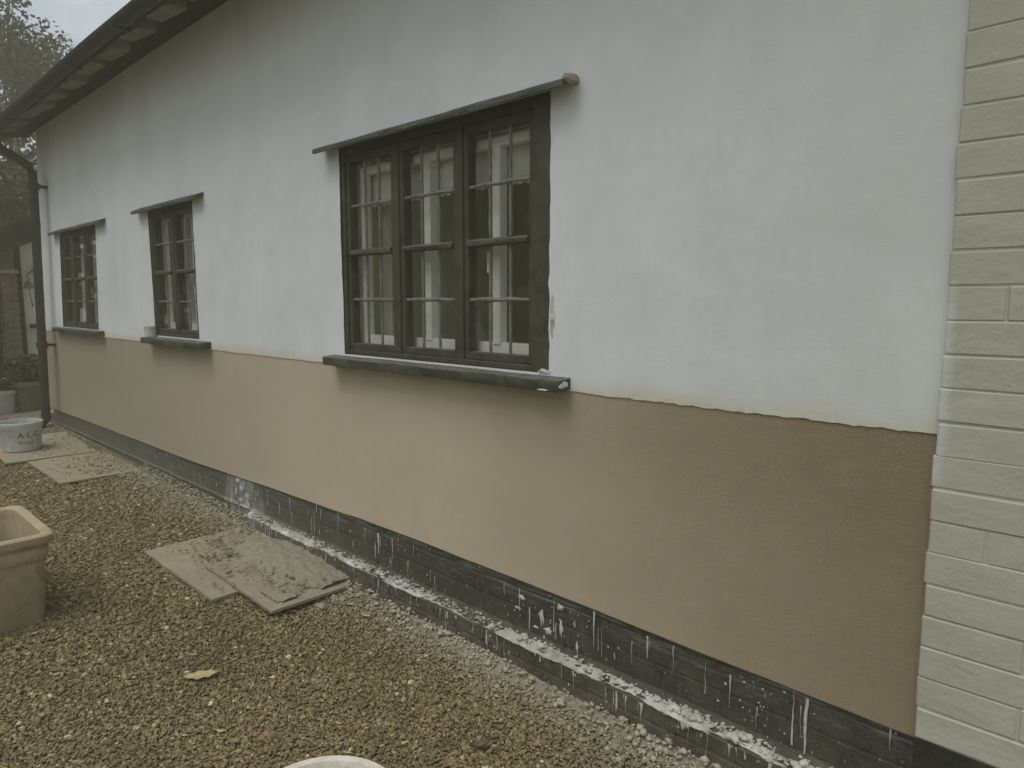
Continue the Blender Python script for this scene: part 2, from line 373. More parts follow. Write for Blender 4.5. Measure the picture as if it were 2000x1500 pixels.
def blobs(C, S, Q, sub, flat_noise=.18):
    """many small stones as arrays: centres, sizes (n,3), yaw -> verts, faces"""
    bv, bf = ico(sub) if isinstance(sub, int) else sub; n = len(C)
    v = np.repeat(bv[None], n, 0) * (1 + flat_noise * rng.standard_normal((n, len(bv), 1)))
    v = v * S[:, None, :]
    a = rng.uniform(-.5, .5, n); ca, sa = np.cos(a)[:, None], np.sin(a)[:, None]
    y, z = v[..., 1] * ca - v[..., 2] * sa, v[..., 1] * sa + v[..., 2] * ca
    c, s = np.cos(Q)[:, None], np.sin(Q)[:, None]
    x2, y2 = v[..., 0] * c - y * s, v[..., 0] * s + y * c
    v = np.stack([x2, y2, z], -1) + C[:, None, :]
    f = bf[None] + (np.arange(n) * len(bv))[:, None, None]
    return v.reshape(-1, 3), f.reshape(-1, 3)
def mesh_np(name, v, f, mat, smooth=True):
    me = bpy.data.meshes.new(name)
    me.vertices.add(len(v)); me.vertices.foreach_set('co', v.astype(np.float32).ravel())
    me.loops.add(f.size); me.loops.foreach_set('vertex_index', f.astype(np.int32).ravel())
    me.polygons.add(len(f)); me.polygons.foreach_set('loop_start', np.arange(0, f.size, f.shape[1], dtype=np.int32))
    me.update(calc_edges=True); me.validate()
    if smooth: me.shade_smooth()
    me.materials.append(M[mat])
    o = bpy.data.objects.new(name, me); COL.objects.link(o); return o, me
BOARDS = [(-3.80, -2.97, -.59, -.05), (-2.99, -2.66, -.468, -.05), (-6.42, -5.56, -.56, -.03), (-7.5, -6.46, -.66, -.03)]
def gnp(x, y):
    t = np.clip((-x - 1.8) / 6.2, 0, 1); return .10 * t + .03 * np.exp(-np.abs(np.minimum(y, 0)) / .12)
def make_gravel():
    X0, X1, Y0, Y1 = -8.4, -.3, -2.5, -.02
    N = 720000; x = rng.uniform(X0, X1, N); y = rng.uniform(Y0, Y1, N)
    d = np.hypot(x, y + 1.78)
    dens = np.where(d < 2.4, 1, np.clip(2.4 / d, 0, 1) ** 1.5) * .62
    ang = np.degrees(np.arctan2(y + 1.78, -x)); keep = (ang > -16) & (ang < 78) & (d > 1.2)
    keep &= rng.uniform(0, 1, N) < dens
    for b in BOARDS:
        keep &= ~((x > b[0] + .03) & (x < b[1] - .03) & (y > b[2] + .03) & (y < b[3]))
    x, y, d = x[keep], y[keep], d[keep]; n = len(x)
    size = rng.lognormal(math.log(.0039), .38, n) * np.clip(d / 2.4, 1, 2.2) ** .7
    size = np.clip(size, .0018, .013)
    S = np.stack([size * rng.uniform(.9, 1.6, n), size * rng.uniform(.75, 1.1, n), size * rng.uniform(.5, .85, n)], 1)
    C = np.stack([x, y, gnp(x, y) + S[:, 2] * rng.uniform(-.1, .9, n)], 1)
    pal = np.array([[.20, .165, .10], [.27, .225, .14], [.16, .125, .07], [.33, .285, .20], [.23, .175, .095], [.12, .10, .065], [.42, .385, .30], [.26, .24, .19], [.75, .70, .60]])
    ci = rng.choice(len(pal), n, p=[.22, .19, .16, .12, .10, .10, .06, .035, .015]); tint = pal[ci] * (pal[ci] * 0 + np.array([.072, .058, .030]) + pal[ci] * np.array([.74, .70, .59])) / pal[ci] * rng.uniform(.88, 1.14, (n, 1))
    Q = rng.uniform(0, 6.28, n); near = d < 2.45; V, F, T, k = [], [], [], 0
    octv = np.array([[1, 0, 0], [0, 1, 0], [-1, 0, 0], [0, -1, 0], [0, 0, 1], [0, 0, -1]], float)
    octf = np.array([[0, 1, 4], [1, 2, 4], [2, 3, 4], [3, 0, 4], [1, 0, 5], [2, 1, 5], [3, 2, 5], [0, 3, 5]])
    for sel, base in ((near, ico(1)), (~near, (octv * 1.2, octf))):
        v, f = blobs(C[sel], S[sel], Q[sel], base, .15); V.append(v); F.append(f + k); k += len(v); T.append(np.repeat(tint[sel], len(base[0]), 0))
    o, me = mesh_np('gravel', np.concatenate(V), np.concatenate(F), 'pebbles')
    T = np.concatenate(T); ca = me.color_attributes.new('tint', 'FLOAT_COLOR', 'POINT')
    ca.data.foreach_set('color', np.concatenate([T, np.ones((len(T), 1))], 1).astype(np.float32).ravel())
    tag(o, 'loose brown and tan pea gravel covering the yard along the wall', 'gravel', kind='stuff')
    print('PEBBLES', n, int(near.sum()), sum(len(q) for q in F))
make_gravel()

# ------------------------------------------------------------------ the cottage
cottage = thing('cottage', (-4, 0, 0), 'long old cottage with white limewashed wall, brown render band and black plinth', 'house')
WIN = {  # frame x0,x1,z0,z1
    'big': (-2.785, -1.52, 1.112, 2.045), 'two': (-5.18, -4.41, 1.115, 1.985), 'one': (-7.40, -6.32, 1.115, 1.985)}
HOLES = [(a + .008, b - .008, c, d - .01) for a, b, c, d in WIN.values()]

def grid_wall(x0, x1, z0f, z1, holes, yf, dx, dz, edge_noise=0., lip=None):
    xs = sorted(set(np.round(np.arange(x0, x1 + 1e-6, dx), 4).tolist() + [x1] + [h[i] for h in holes for i in (0, 1)]))
    zb = z0f if not callable(z0f) else None
    zs = sorted(set(np.round(np.arange(z0f if zb is not None else 0, z1 + 1e-6, dz), 4).tolist() + [z1] + [h[i] for h in holes for i in (2, 3) if h[i] > (z0f if zb is not None else 0)]))
    zs = [z for i, z in enumerate(zs)]
    nz_ = len(zs); V, F = [], []
    hx = {round(h[i], 4) for h in holes for i in (0, 1)}
    for x in xs:
        for j, z in enumerate(zs):
            zz = z; xx = x
            if j == 0: zz += edge_noise * (.6 * noise.fractal(Vector((x * 3, 0, 3)), 1, 2, 3) + .6 * noise.fractal(Vector((x * 26, 0, 3)), .7, 2, 4)) 
            for h in holes:
                if h[2] - .001 <= z <= h[3] + .001 and (abs(x - h[0]) < 1e-3 or abs(x - h[1]) < 1e-3):
                    xx = x + .005 * noise.fractal(Vector((x, z * 26, 0)), 1, 2, 4)     # ragged limewash against the frame
            V.append((xx, yf(x, z), zz))
    for i in range(len(xs) - 1):
        for j in range(nz_ - 1):
            cx, cz = (xs[i] + xs[i + 1]) / 2, (zs[j] + zs[j + 1]) / 2
            if any(h[0] < cx < h[1] and h[2] < cz < h[3] for h in holes): continue
            F.append((i * nz_ + j, (i + 1) * nz_ + j, (i + 1) * nz_ + j + 1, i * nz_ + j + 1))
    if lip is not None:                                   # turn the bottom edge inwards
        base = len(V)
        for i in range(len(xs)):
            p = V[i * nz_]; V.append((p[0], lip, p[2] - .001))
        for i in range(len(xs) - 1): F.append((base + i, base + i + 1, (i + 1) * nz_, i * nz_))
    return V, F
def yw(x, z): return -.003 + .006 * noise.noise(Vector((x * .9, z * 1.1, 0))) + .002 * noise.noise(Vector((x * 4, z * 4, 5)))
wall = mk('wall', warp(grid_wall(-8.06, -.34, 1.058, 3.0, HOLES, yw, .0125, .03, .007, .03), lean), 'limewash', cottage, True)
wall['label'] = 'white limewashed upper wall with a ragged cream lower edge'

def make_render_band():
    xs = np.arange(-8.06, -.345, .02).tolist() + [-.345]; V, F = [], []; nz_ = 16
    for x in xs:
        zt = plinth_top(x) + .004 * noise.fractal(Vector((x * 1.5, 7, 0)), 1, 2, 4)
        for j in range(nz_):
            t = j / (nz_ - 3) if j < nz_ - 2 else 1
            z = 1.085 + (zt - 1.085) * min(t, 1)
            y = yw(x, min(z, 1.08)) + .0035
            if j == nz_ - 3: y -= .001
            if j == nz_ - 2: y += .004; z -= .005
            if j == nz_ - 1: y += .03; z -= .004
            V.append((x, y, z))
    for i in range(len(xs) - 1):
        for j in range(nz_ - 1): F.append((i * nz_ + j + 1, (i + 1) * nz_ + j + 1, (i + 1) * nz_ + j, i * nz_ + j))
    o = mk('render_band', warp((V, F), lean), 'sand_render', cottage, True); o['label'] = 'band of fresh brown sand render below the windows, darker beside the brick'
make_render_band()

LEDGE_X = -3.86
def ledge_amount(x): return sm((x - LEDGE_X) / .12)
def make_plinth():
    xs = np.arange(-8.06, -.345, .025).tolist() + [-.345]; V, F = [], []
    for x in xs:
        a = ledge_amount(x); zt = plinth_top(x) + .006
        zl = .132 + .006 * noise.noise(Vector((x * 3, 0, 0)))
        prof = [(.012, zt), (.012, zt * .85 + .15 * zl), (.012, zt * .65 + .35 * zl), (.012, zt * .4 + .6 * zl), (.011, zt * .15 + zl * .85), (.009, zl + .012), (.001, zl + .004)]
        prof += [(.012 - a * .055, zl), (.012 - a * .068, zl - .008), (.012 - a * .071, zl - .03), (.012 - a * .072, zl - .06), (.012 - a * .073, .03), (.012 - a * .073, -.08)]
        for k, (y, z) in enumerate(prof):
            V.append((x, y + .0035 * noise.fractal(Vector((x * 7, z * 9, 2)), 1, 2, 4), z))
    m = 13
    for i in range(len(xs) - 1):
        for j in range(m - 1): F.append((i * m + j + 1, (i + 1) * m + j + 1, (i + 1) * m + j, i * m + j))
    o = mk('plinth', warp((V, F), lean), 'black_plinth', cottage, True); o['label'] = 'black painted brick plinth with a ledge, splashed with white lime'
make_plinth()

# ---- painted brick section at the right
def make_brick_wall():
    x0, x1 = -.368, .95
    bw = mk('brick_wall', box(x0 + .003, x1, -.0205, .30, .335, 3.0), 'cream_brick', cottage)
    bw['label'] = 'thickly painted cream brickwork at the right end'
    mk('brick_plinth', box(x0 + .001, x1, -.0215, .28, -.08, .3355, .003), 'shiny_black_plinth', cottage)
    meshes = {}
    def bmesh_for(length, k):
        key = (length, k)
        if key in meshes: return meshes[key]
        bm = bmesh.new(); bmesh.ops.create_cube(bm, size=1)
        h = .0735
        for v in bm.verts: v.co = Vector((v.co.x * length, v.co.y * .03, v.co.z * h))
        bmesh.ops.bevel(bm, geom=[e for e in bm.edges], offset=.0035, segments=1, affect='EDGES')
        for v in bm.verts: v.co += noise.noise_vector(v.co * 13 + Vector((k * 9.1, length * 50, k))) * .0022
        me = bpy.data.meshes.new('brick'); bm.to_mesh(me); bm.free(); me.materials.append(M['cream_brick']); meshes[key] = me; return me
    off = OFF[bw.name]; z = .337; r = 0
    H = .0752
    while z < 2.97:
        hdr = (r % 7 == 6)
        L = .108 if hdr else .221; x = x0 + (0 if hdr or r % 2 == 0 else 0)
        if not hdr and r % 2: first = .192
        else: first = L
        cur = x; i = 0
        while cur < x1 - .02:
            ln = first if i == 0 else L
            ln = min(ln, x1 - cur)
            if ln > .04:
                key = round(ln, 4)
                o = bpy.data.objects.new('brick', bmesh_for(key, random.randrange(3))); COL.objects.link(o); o.parent = bw
                o.location = Vector((cur + ln / 2 + random.uniform(-.003, .003) * (i == 0), -.0082 + random.uniform(-.0012, .0008), z + H / 2 + random.uniform(-.0015, .0015))) - off
                o.rotation_euler = (random.uniform(-.006, .006), random.uniform(-.008, .008), random.uniform(-.004, .004))
            cur += ln + .004; i += 1
        z += H; r += 1
make_brick_wall()

# ---- windows
def make_window(key, nlight, cols, hood, sill, hood_y, sill_y, wf, jr=.045, label=None):
    x0, x1, z0, z1 = WIN[key]; P = lambda vf: warp(vf, wf)
    big = key == 'big'
    jl = .035 if big else .04; jr = .09 if big else .04; zt, zb = z1 - .045, z0 + .022
    fw = []
    fy0, fy1 = .004, .066
    fw.append(box(x0, x0 + jl, fy0, fy1, z0, z1, .004, .004)); fw.append(box(x1 - jr, x1, fy0 - .002, fy1, z0, z1, .004, .004))
    fw.append(box(x0 + jl - .002, x1 - jr + .002, fy0 + .003, fy1, zt, z1, .003, .003)); fw.append(box(x0 + jl - .002, x1 - jr + .002, fy0 + .003, fy1, z0, zb, .003, .003))
    mw = .034 if big else .045
    lw = (x1 - jr - x0 - jl - mw * (nlight - 1)) / nlight
    lights = []
    for i in range(nlight):
        a = x0 + jl + i * (lw + mw); lights.append((a, a + lw))
        if i: fw.append(box(a - mw, a, fy0 + .001, fy1, zb - .002, zt + .002, .004, .003))
    win = mk('window', P(join(*fw)), 'black_timber', cottage, False); win['label'] = label
    st = .024 if big else .018; rt, rb = (.036, .030) if big else (.03, .028)
    for (a, b) in lights:
        ga, gb, gz0, gz1 = a + st, b - st, zb + rb, zt - rt
        zm = gz0 + (gz1 - gz0) * .515; th = .017
        cy0, cy1 = .012, .055
        cs = [box(a + .0015, ga, cy0, cy1, zb + .002, zt - .002, .003, .002), box(gb, b - .0015, cy0, cy1, zb + .002, zt - .002, .003, .002),
              box(ga - .001, gb + .001, cy0 + .002, cy1, gz1, zt - .002, .002), box(ga - .001, gb + .001, cy0 + .001, cy1, zb + .002, gz0, .002)]
        mk('casement', P(join(*cs)), 'black_timber', win)
        mk('transom', P(longbox(ga + .001, gb - .001, .002, .05, zm - th, zm + th * .7, 14, .0022, .008, .006)), 'black_timber', win, True)
        gy = .027
        for (q0, q1) in ((gz0, zm - th), (zm + th * .7, gz1)):
            zmid = (q0 + q1) / 2; xs = [ga + (gb - ga) * k / cols for k in range(cols + 1)]
            for xb in xs[1:-1]:
                pts = [(xb + .0012 * math.sin(q * 3 + xb * 40), gy, q0 + (q1 - q0) * q / 6) for q in range(7)]
                mk('glazing_bar', P(tube(pts, .0062, 8)), 'lead_bar', win, True)
            pts = [(ga + (gb - ga) * q / 12, gy - .003, zmid + .0015 * math.sin(q * 1.1 + ga * 30)) for q in range(13)]
            rs = [.0068] * 13
            for xb in xs[1:-1]: rs[round((xb - ga) / (gb - ga) * 12)] = .0105
            mk('glazing_bar', P(tube(pts, rs, 8)), 'lead_bar', win, True)
            for c_ in range(cols):
                for (p0, p1) in ((q0, zmid), (zmid, q1)):
                    t1, t2 = random.uniform(-.0022, .0022), random.uniform(-.0022, .0022)
                    pv, pf = box(xs[c_] + .001, xs[c_ + 1] - .001, gy - .0012, gy + .0012, p0 + .001, p1 - .001)
                    cx_, cz_ = (xs[c_] + xs[c_ + 1]) / 2, (p0 + p1) / 2
                    pv = [(x, y + t1 * (x - cx_) / .06 + t2 * (z - cz_) / .1, z) for x, y, z in pv]
                    mk('pane', P((pv, pf)), 'window_glass', win)
    # sill, hood board
    sx0, sx1, sz0, sz1 = sill
    mk('sill', P(longbox(sx0, sx1, sill_y, .02, sz0, sz1, 40, .0022, .003, .008)), 'black_timber', win, True)
    hx0, hx1, hz = hood
    mk('hood', P(longbox(hx0, hx1, hood_y, .012, hz + .014, hz + .036, 50, .0028, .003, .034)), 'weathered_hood', win, True)
    # plastered reveal behind the frame
    ry0, ry1 = .066, .35; a, b, c, d = x0 + .01, x1 - .01, z0 + .01, z1 - .01
    e = .05
    V = [(a, ry0, c), (b, ry0, c), (b, ry0, d), (a, ry0, d), (a - e, ry1, c), (b + e, ry1, c), (b + e, ry1, d), (a - e, ry1, d)]
    mk('reveal', P((V, [(0, 1, 5, 4), (1, 2, 6, 5), (2, 3, 7, 6), (3, 0, 4, 7)])), 'cream_plaster', win)
    return win, lights
ident = lambda p: p
big, bl = make_window('big', 3, 3, (-2.885, -1.425, 2.032), (-2.865, -1.432, 1.067, 1.106), -.072, -.066, ident, label='large three-light leaded window with black frame')
two, tl = make_window('two', 2, 2, (-5.345, -4.245, 1.97), (-5.265, -4.245, 1.068, 1.108), -.055, -.070, ident, label='two-light leaded window, the middle one of the wall')
one, ol = make_window('one', 3, 1, (-7.58, -6.06, 1.965), (-7.58, -6.19, 1.076, 1.112), -.055, -.055, lean, label='three-light leaded window nearest the downpipe')

# mortar lump on the end of the big hood
v, f = ico(3)
def lump(c, s, amp=.3, sd=0, sc_=30):
    vv = []
    for p in v:
        q = Vector(p); k = 1 + amp * noise.fractal(q * 1.6 + Vector((sd, 0, 0)), 1, 2, 4); vv.append((c[0] + q.x * s[0] * k, c[1] + q.y * s[1] * k, c[2] + q.z * s[2] * k))
    return vv, [tuple(q) for q in f.tolist()]
mk('mortar_lump', lump((-1.418, -.030, 2.043), (.013, .04, .012), .5, 3), 'mortar', big, True)
mk('mortar_lump', lump((-1.434, -.04, 1.083), (.007, .022, .012), .7, 5), 'lime_splash', big, True)
mk('mortar_lump', lump((-1.545, -.004, 1.118), (.026, .005, .007), .8, 9), 'lime_splash', big, True)
mk('mortar_lump', lump((-1.50, -.066, 1.064), (.022, .006, .003), .4, 11), 'lime_splash', big, True)
mk('mortar_lump', lump((-1.512, -.003, 1.31), (.010, .008, .06), .8, 13), 'lime_splash', big, True)
# inner white casements, sills
def inner_frame(win, x0, x1, z0, z1, posts, y0, wf=ident, t=.03):
    parts = [box(x0, x0 + t, y0, y0 + .04, z0, z1, .003), box(x1 - t, x1, y0, y0 + .04, z0, z1, .003),
             box(x0 + t, x1 - t, y0 + .001, y0 + .039, z0, z0 + .078, .003), box(x0 + t, x1 - t, y0 + .001, y0 + .039, z1 - .035, z1, .003)]
    for px in posts: parts.append(box(px - .02, px + .02, y0 - .004, y0 + .036, z0 + .07, z1 - .033, .004))
    o = mk('inner_frame', warp(join(*parts), wf), 'white_paint', win); o['label'] = 'white painted inner window frame behind the leaded glass'
inner_frame(big, -2.735, -1.54, 1.122, 1.955, [-2.255, -1.855], .075)
h = mk('inner_catch', box(-1.892, -1.876, .058, .072, 1.46, 1.54, .004), 'white_paint', big)
inner_frame(two, -5.15, -4.44, 1.125, 1.93, [-4.795, -4.62], .075, t=.02)
mk('inner_sill', box(-2.80, -1.50, .12, .40, 1.095, 1.1225, .004), 'white_paint', big)
# blind and curtains hang inside: things of their own
bld = thing('roller_blind', (-2.15, .215, 2.0), 'white roller blind with lace hem hanging inside the large window', 'blind')
mk('cloth', box(-2.73, -1.55, .135, .139, 1.815, 1.985, .001), 'blind_cloth', bld)
mk('roller', tube([(-2.74, .165, 2.0), (-1.54, .165, 2.0)], .022, 12), 'white_paint', bld, True)
def hem():
    V, F = [], []; n = 236
    for i in range(n + 1):
        x = -2.73 + 1.18 * i / n; d = .022 + .010 * abs(math.sin(i * math.pi / 8))
        V += [(x, .1335, 1.816), (x, .1335, 1.816 - d), (x, .1365, 1.816 - d), (x, .1365, 1.816)]
    for i in range(n):
        a = i * 4
        if i % 4 != 1:
            for k in range(4): F.append((a + k, a + 4 + k, a + 4 + (k + 1) % 4, a + (k + 1) % 4))
    return V, F
mk('lace_hem', hem(), 'blind_cloth', bld)
def curtain(x0, x1, z0, z1, y, label, wf=ident, amp=.012, k=70, mat='net_cloth', solid=.0015):
    V, F = [], []; n = int((x1 - x0) * 160); m = 5
    for side in (0, 1):
        for i in range(n + 1):
            x = x0 + (x1 - x0) * i / n
            for j in range(m):
                z = z1 + (z0 - z1) * j / (m - 1); g = .4 + .6 * j / (m - 1)
                yy = y + amp * g * (math.sin(x * k + .8 * math.sin(x * 13)) + .5 * math.sin(x * k * .47 + 2)) + side * solid
                V.append((x, yy, z))
    for side in (0, 1):
        b = side * (n + 1) * m
        for i in range(n):
            for j in range(m - 1):
                q = (b + i * m + j, b + (i + 1) * m + j, b + (i + 1) * m + j + 1, b + i * m + j + 1); F.append(q if side == 0 else q[::-1])
    o = mk('net_curtain', warp((V, F), wf), mat, None, True); tag(o, label, 'curtain', 'net curtains')
curtain(-5.20, -4.80, 1.13, 1.97, .135, 'grey net curtain in the left light of the middle two-light window')
curtain(-4.60, -4.38, 1.13, 1.97, .135, 'narrow net curtain at the right side of the middle two-light window', k=90)
curtain(-7.42, -6.30, 1.13, 1.97, .105, 'pleated net curtain across the window nearest the downpipe', lean)
curtain(-2.83, -2.70, 1.13, 1.97, .22, 'cream curtain drawn aside at the left of the large window', k=110, mat='cream_plaster')

# ---- rooms behind the windows, end and back walls
inner_holes = [(WIN[k][0] - .04, WIN[k][1] + .04, WIN[k][2] + .01, WIN[k][3] - .01) for k in WIN]
ADDED_OPENING = (-2.9, -.2, .6, 2.3)  # unseen opening added at the back to let more daylight into the room
room = mk('room', join(
    grid_wall(-8.0, .9, .1, 2.6, inner_holes, lambda x, z: .35, .3, .3),
    grid_wall(-7.9, .9, .1, 2.6, [ADDED_OPENING], lambda x, z: 2.3, .5, .5),
    ([(-7.9, .36, .1), (.9, .36, .1), (.9, 2.3, .1), (-7.9, 2.3, .1)], [(0, 1, 2, 3)]),
    ([(-7.9, .36, 2.6), (.9, .36, 2.6), (.9, 2.3, 2.6), (-7.9, 2.3, 2.6)], [(3, 2, 1, 0)]),
    ([(-3.9, .36, .1), (-3.9, 2.3, .1), (-3.9, 2.3, 2.6), (-3.9, .36, 2.6)], [(0, 1, 2, 3)])), 'room_plaster', cottage)
mk('end_wall', warp(box(-8.058, -7.95, .012, 2.6, -.05, 2.9), lean), 'limewash', cottage)
mk('end_wall', box(.951, 1.05, .0, 2.6, -.05, 2.9), 'limewash', cottage)
mk('back_wall', join(box(-8.0, ADDED_OPENING[0], 2.4, 2.6, -.05, 2.9), box(ADDED_OPENING[1], .95, 2.4, 2.6, -.05, 2.9), box(ADDED_OPENING[0], ADDED_OPENING[1], 2.4, 2.6, -.05, ADDED_OPENING[2]), box(ADDED_OPENING[0], ADDED_OPENING[1], 2.4, 2.6, ADDED_OPENING[3], 2.9)), 'limewash', cottage)
rw = mk('added_rear_window', join(box(ADDED_OPENING[0], ADDED_OPENING[0] + .06, 2.42, 2.48, ADDED_OPENING[2], ADDED_OPENING[3]), box(ADDED_OPENING[1] - .06, ADDED_OPENING[1], 2.42, 2.48, ADDED_OPENING[2], ADDED_OPENING[3]), box(ADDED_OPENING[0] + .06, ADDED_OPENING[1] - .06, 2.42, 2.48, ADDED_OPENING[2], ADDED_OPENING[2] + .06), box(ADDED_OPENING[0] + .06, ADDED_OPENING[1] - .06, 2.42, 2.48, ADDED_OPENING[3] - .06, ADDED_OPENING[3]), box(-1.225, -1.175, 2.42, 2.48, ADDED_OPENING[2] + .06, ADDED_OPENING[3] - .06)), 'black_timber', cottage)  # made-up window, out of view, put in to brighten the interior
for q0, q1 in ((ADDED_OPENING[0] + .06, -1.225), (-1.175, ADDED_OPENING[1] - .06)): mk('pane', box(q0, q1, 2.449, 2.452, ADDED_OPENING[2] + .06, ADDED_OPENING[3] - .06), 'window_glass', rw)

# ---- roof, eaves, gutter
ROOF_X0, ROOF_X1 = -8.35, 1.3
def make_roof():
    pitch = .95
    def slab(y, up): return 2.915 + (y + .36) * pitch + up
    V = [(ROOF_X0, -.36, slab(-.36, 0)), (ROOF_X1, -.36, slab(-.36, 0)), (ROOF_X1, 1.3, slab(1.3, 0)), (ROOF_X0, 1.3, slab(1.3, 0)),
         (ROOF_X0, 2.96, slab(-.36, 0)), (ROOF_X1, 2.96, slab(-.36, 0)),
         (ROOF_X0, -.36, slab(-.36, -.04)), (ROOF_X1, -.36, slab(-.36, -.04)), (ROOF_X1, 1.3, slab(1.3, -.06)), (ROOF_X0, 1.3, slab(1.3, -.06)), (ROOF_X0, 2.96, slab(-.36, -.04)), (ROOF_X1, 2.96, slab(-.36, -.04))]
    F = [(0, 1, 2, 3), (3, 2, 5, 4), (7, 6, 9, 8), (8, 9, 10, 11), (1, 0, 6, 7), (4, 5, 11, 10), (0, 3, 9, 6), (3, 4, 10, 9), (2, 1, 7, 8), (5, 2, 8, 11)]
    roof = mk('roof', (V, F), 'roof_tile', cottage); roof['label'] = 'dark tiled roof with low overhanging eaves'
    # soffit boarding and plate
    mk('soffit', ([(ROOF_X0, .02, 2.955), (ROOF_X1, .02, 2.955), (ROOF_X1, -.335, 2.885), (ROOF_X0, -.335, 2.885), (ROOF_X0, .02, 2.97), (ROOF_X1, .02, 2.97), (ROOF_X1, -.335, 2.90), (ROOF_X0, -.335, 2.90)],
                  [(3, 2, 1, 0), (4, 5, 6, 7), (0, 1, 5, 4), (2, 3, 7, 6), (0, 4, 7, 3), (1, 2, 6, 5)]), 'dark_soffit', roof)
    mk('fascia', longbox(ROOF_X0, ROOF_X1, -.345, -.331, 2.85, 2.93, 40, .004), 'dark_soffit', roof, True)
    # eaves course of tiles
    tm = None; x = ROOF_X0
    while x < ROOF_X1:
        if tm is None:
            tv, tf = [], []
            for q in range(7):
                s_ = q / 6; zz = .018 * math.sin(s_ * math.pi)
                for yy, u in ((0, 0), (.26, .26 * pitch)):
                    tv.append((s_ * .20, yy, u + zz)); tv.append((s_ * .20, yy, u + zz - .014))
            for q in range(6):
                a = q * 4; b = a + 4; tf += [(a, b, b + 2, a + 2), (a + 1, a + 3, b + 3, b + 1), (a, a + 1, b + 1, b), (a + 2, b + 2, b + 3, a + 3)]
            tf += [(0, 2, 3, 1), (24, 25, 27, 26)]
            tm = bpy.data.meshes.new('roof_tile'); tm.from_pydata(tv, [], tf); tm.materials.append(M['roof_tile'])
        o = bpy.data.objects.new('roof_tile', tm); COL.objects.link(o); o.parent = roof
        o.location = Vector((x, -.375 + random.uniform(-.006, .006), slab(-.375, .016))) - OFF[roof.name]; o.rotation_euler = (0, 0, random.uniform(-.02, .02)); x += .205
    # cream plastered blocks between the rafter feet
    xs = [-8.15, -7.75, -7.36, -7.02, -6.62, -6.28, -5.78, -5.42, -4.95, -4.55, -4.1, -3.68, -3.25, -2.8, -2.4, -2.0, -1.55, -1.15, -.75, -.3, .1, .5]
    for i, x in enumerate(xs):
        ln = random.uniform(.30, .40); dz = random.uniform(-.012, .012); t = random.uniform(-.09, -.02)
        vv, ff = box(x, x + ln, -.328, -.235, 2.846 + dz, 2.8895, .006, .006)
        vv = [(p[0], p[1] , p[2] + (t * (p[0] - x) if p[2] < 2.865 else 0)) for p in vv]
        mk('eaves_block', (vv, ff), 'rafter_paint', roof)
    # half-round gutter
    V, F = [], []; n = 10
    for gx in np.linspace(ROOF_X0 - .1, ROOF_X1, 40):
        sag = .006 * math.sin(gx * 2.2)
        for k in range(n + 1):
            a = math.pi * k / n; V.append((gx, -.372 - .048 * math.cos(a), 2.888 + sag - .048 * math.sin(a)))
        for k in range(n, -1, -1):
            a = math.pi * k / n; V.append((gx, -.372 - .043 * math.cos(a), 2.888 + sag - .043 * math.sin(a)))
    m = 2 * (n + 1)
    for i in range(39):
        for k in range(m): F.append((i * m + k, i * m + (k + 1) % m, (i + 1) * m + (k + 1) % m, (i + 1) * m + k))
    F.append(tuple(range(m))); F.append(tuple(39 * m + k for k in range(m - 1, -1, -1)))
    g = mk('gutter', (V, F), 'cast_iron', cottage, True); g['label'] = 'black half-round gutter along the eaves'
    for x in np.arange(-8.0, 1.2, .92): mk('bracket', box(x - .012, x + .012, -.424, -.325, 2.832, 2.842, .003), 'cast_iron', g)
    return roof
make_roof()

def make_downpipe():
    pts = []
    def pl(z): return (-7.755 + .105 * (z - 2.0), -.105, z)
    pts = [(-7.66, -.372, 2.86), (-7.66, -.372, 2.79), (-7.66, -.365, 2.74), (-7.66, -.33, 2.685), (-7.665, -.20, 2.615), (-7.675, -.14, 2.575), (-7.69, -.11, 2.52), pl(2.42)]
    pts += [pl(z) for z in (2.0, 1.5, 1.0, .5, .22)] 
    dp = mk('downpipe', tube(pts, .038, 14), 'cast_iron', cottage, True); dp['label'] = 'black cast-iron downpipe with a swan neck at the far corner'
    for z in (2.40, .93):
        c = pl(z); mk('collar', join(tube([(c[0] - .003, c[1], z - .03), (c[0] + .003, c[1], z + .03)], .05, 14), box(c[0] - .02, c[0] + .05, -.075, .0, z - .012, z + .012, .002)), 'cast_iron', dp)
    mk('shoe', tube([pl(.24), pl(.2), (-7.95, -.14, .15), (-7.96, -.19, .135)], .045, 14), 'cast_iron', dp, True)
make_downpipe()
mk('cable', tube([(-8.02, -.012, 2.1), (-8.10, -.014, 1.8), (-8.13, -.014, 1.4), (-8.17, -.014, 1.06)], .008, 6), 'cast_iron', cottage, True)

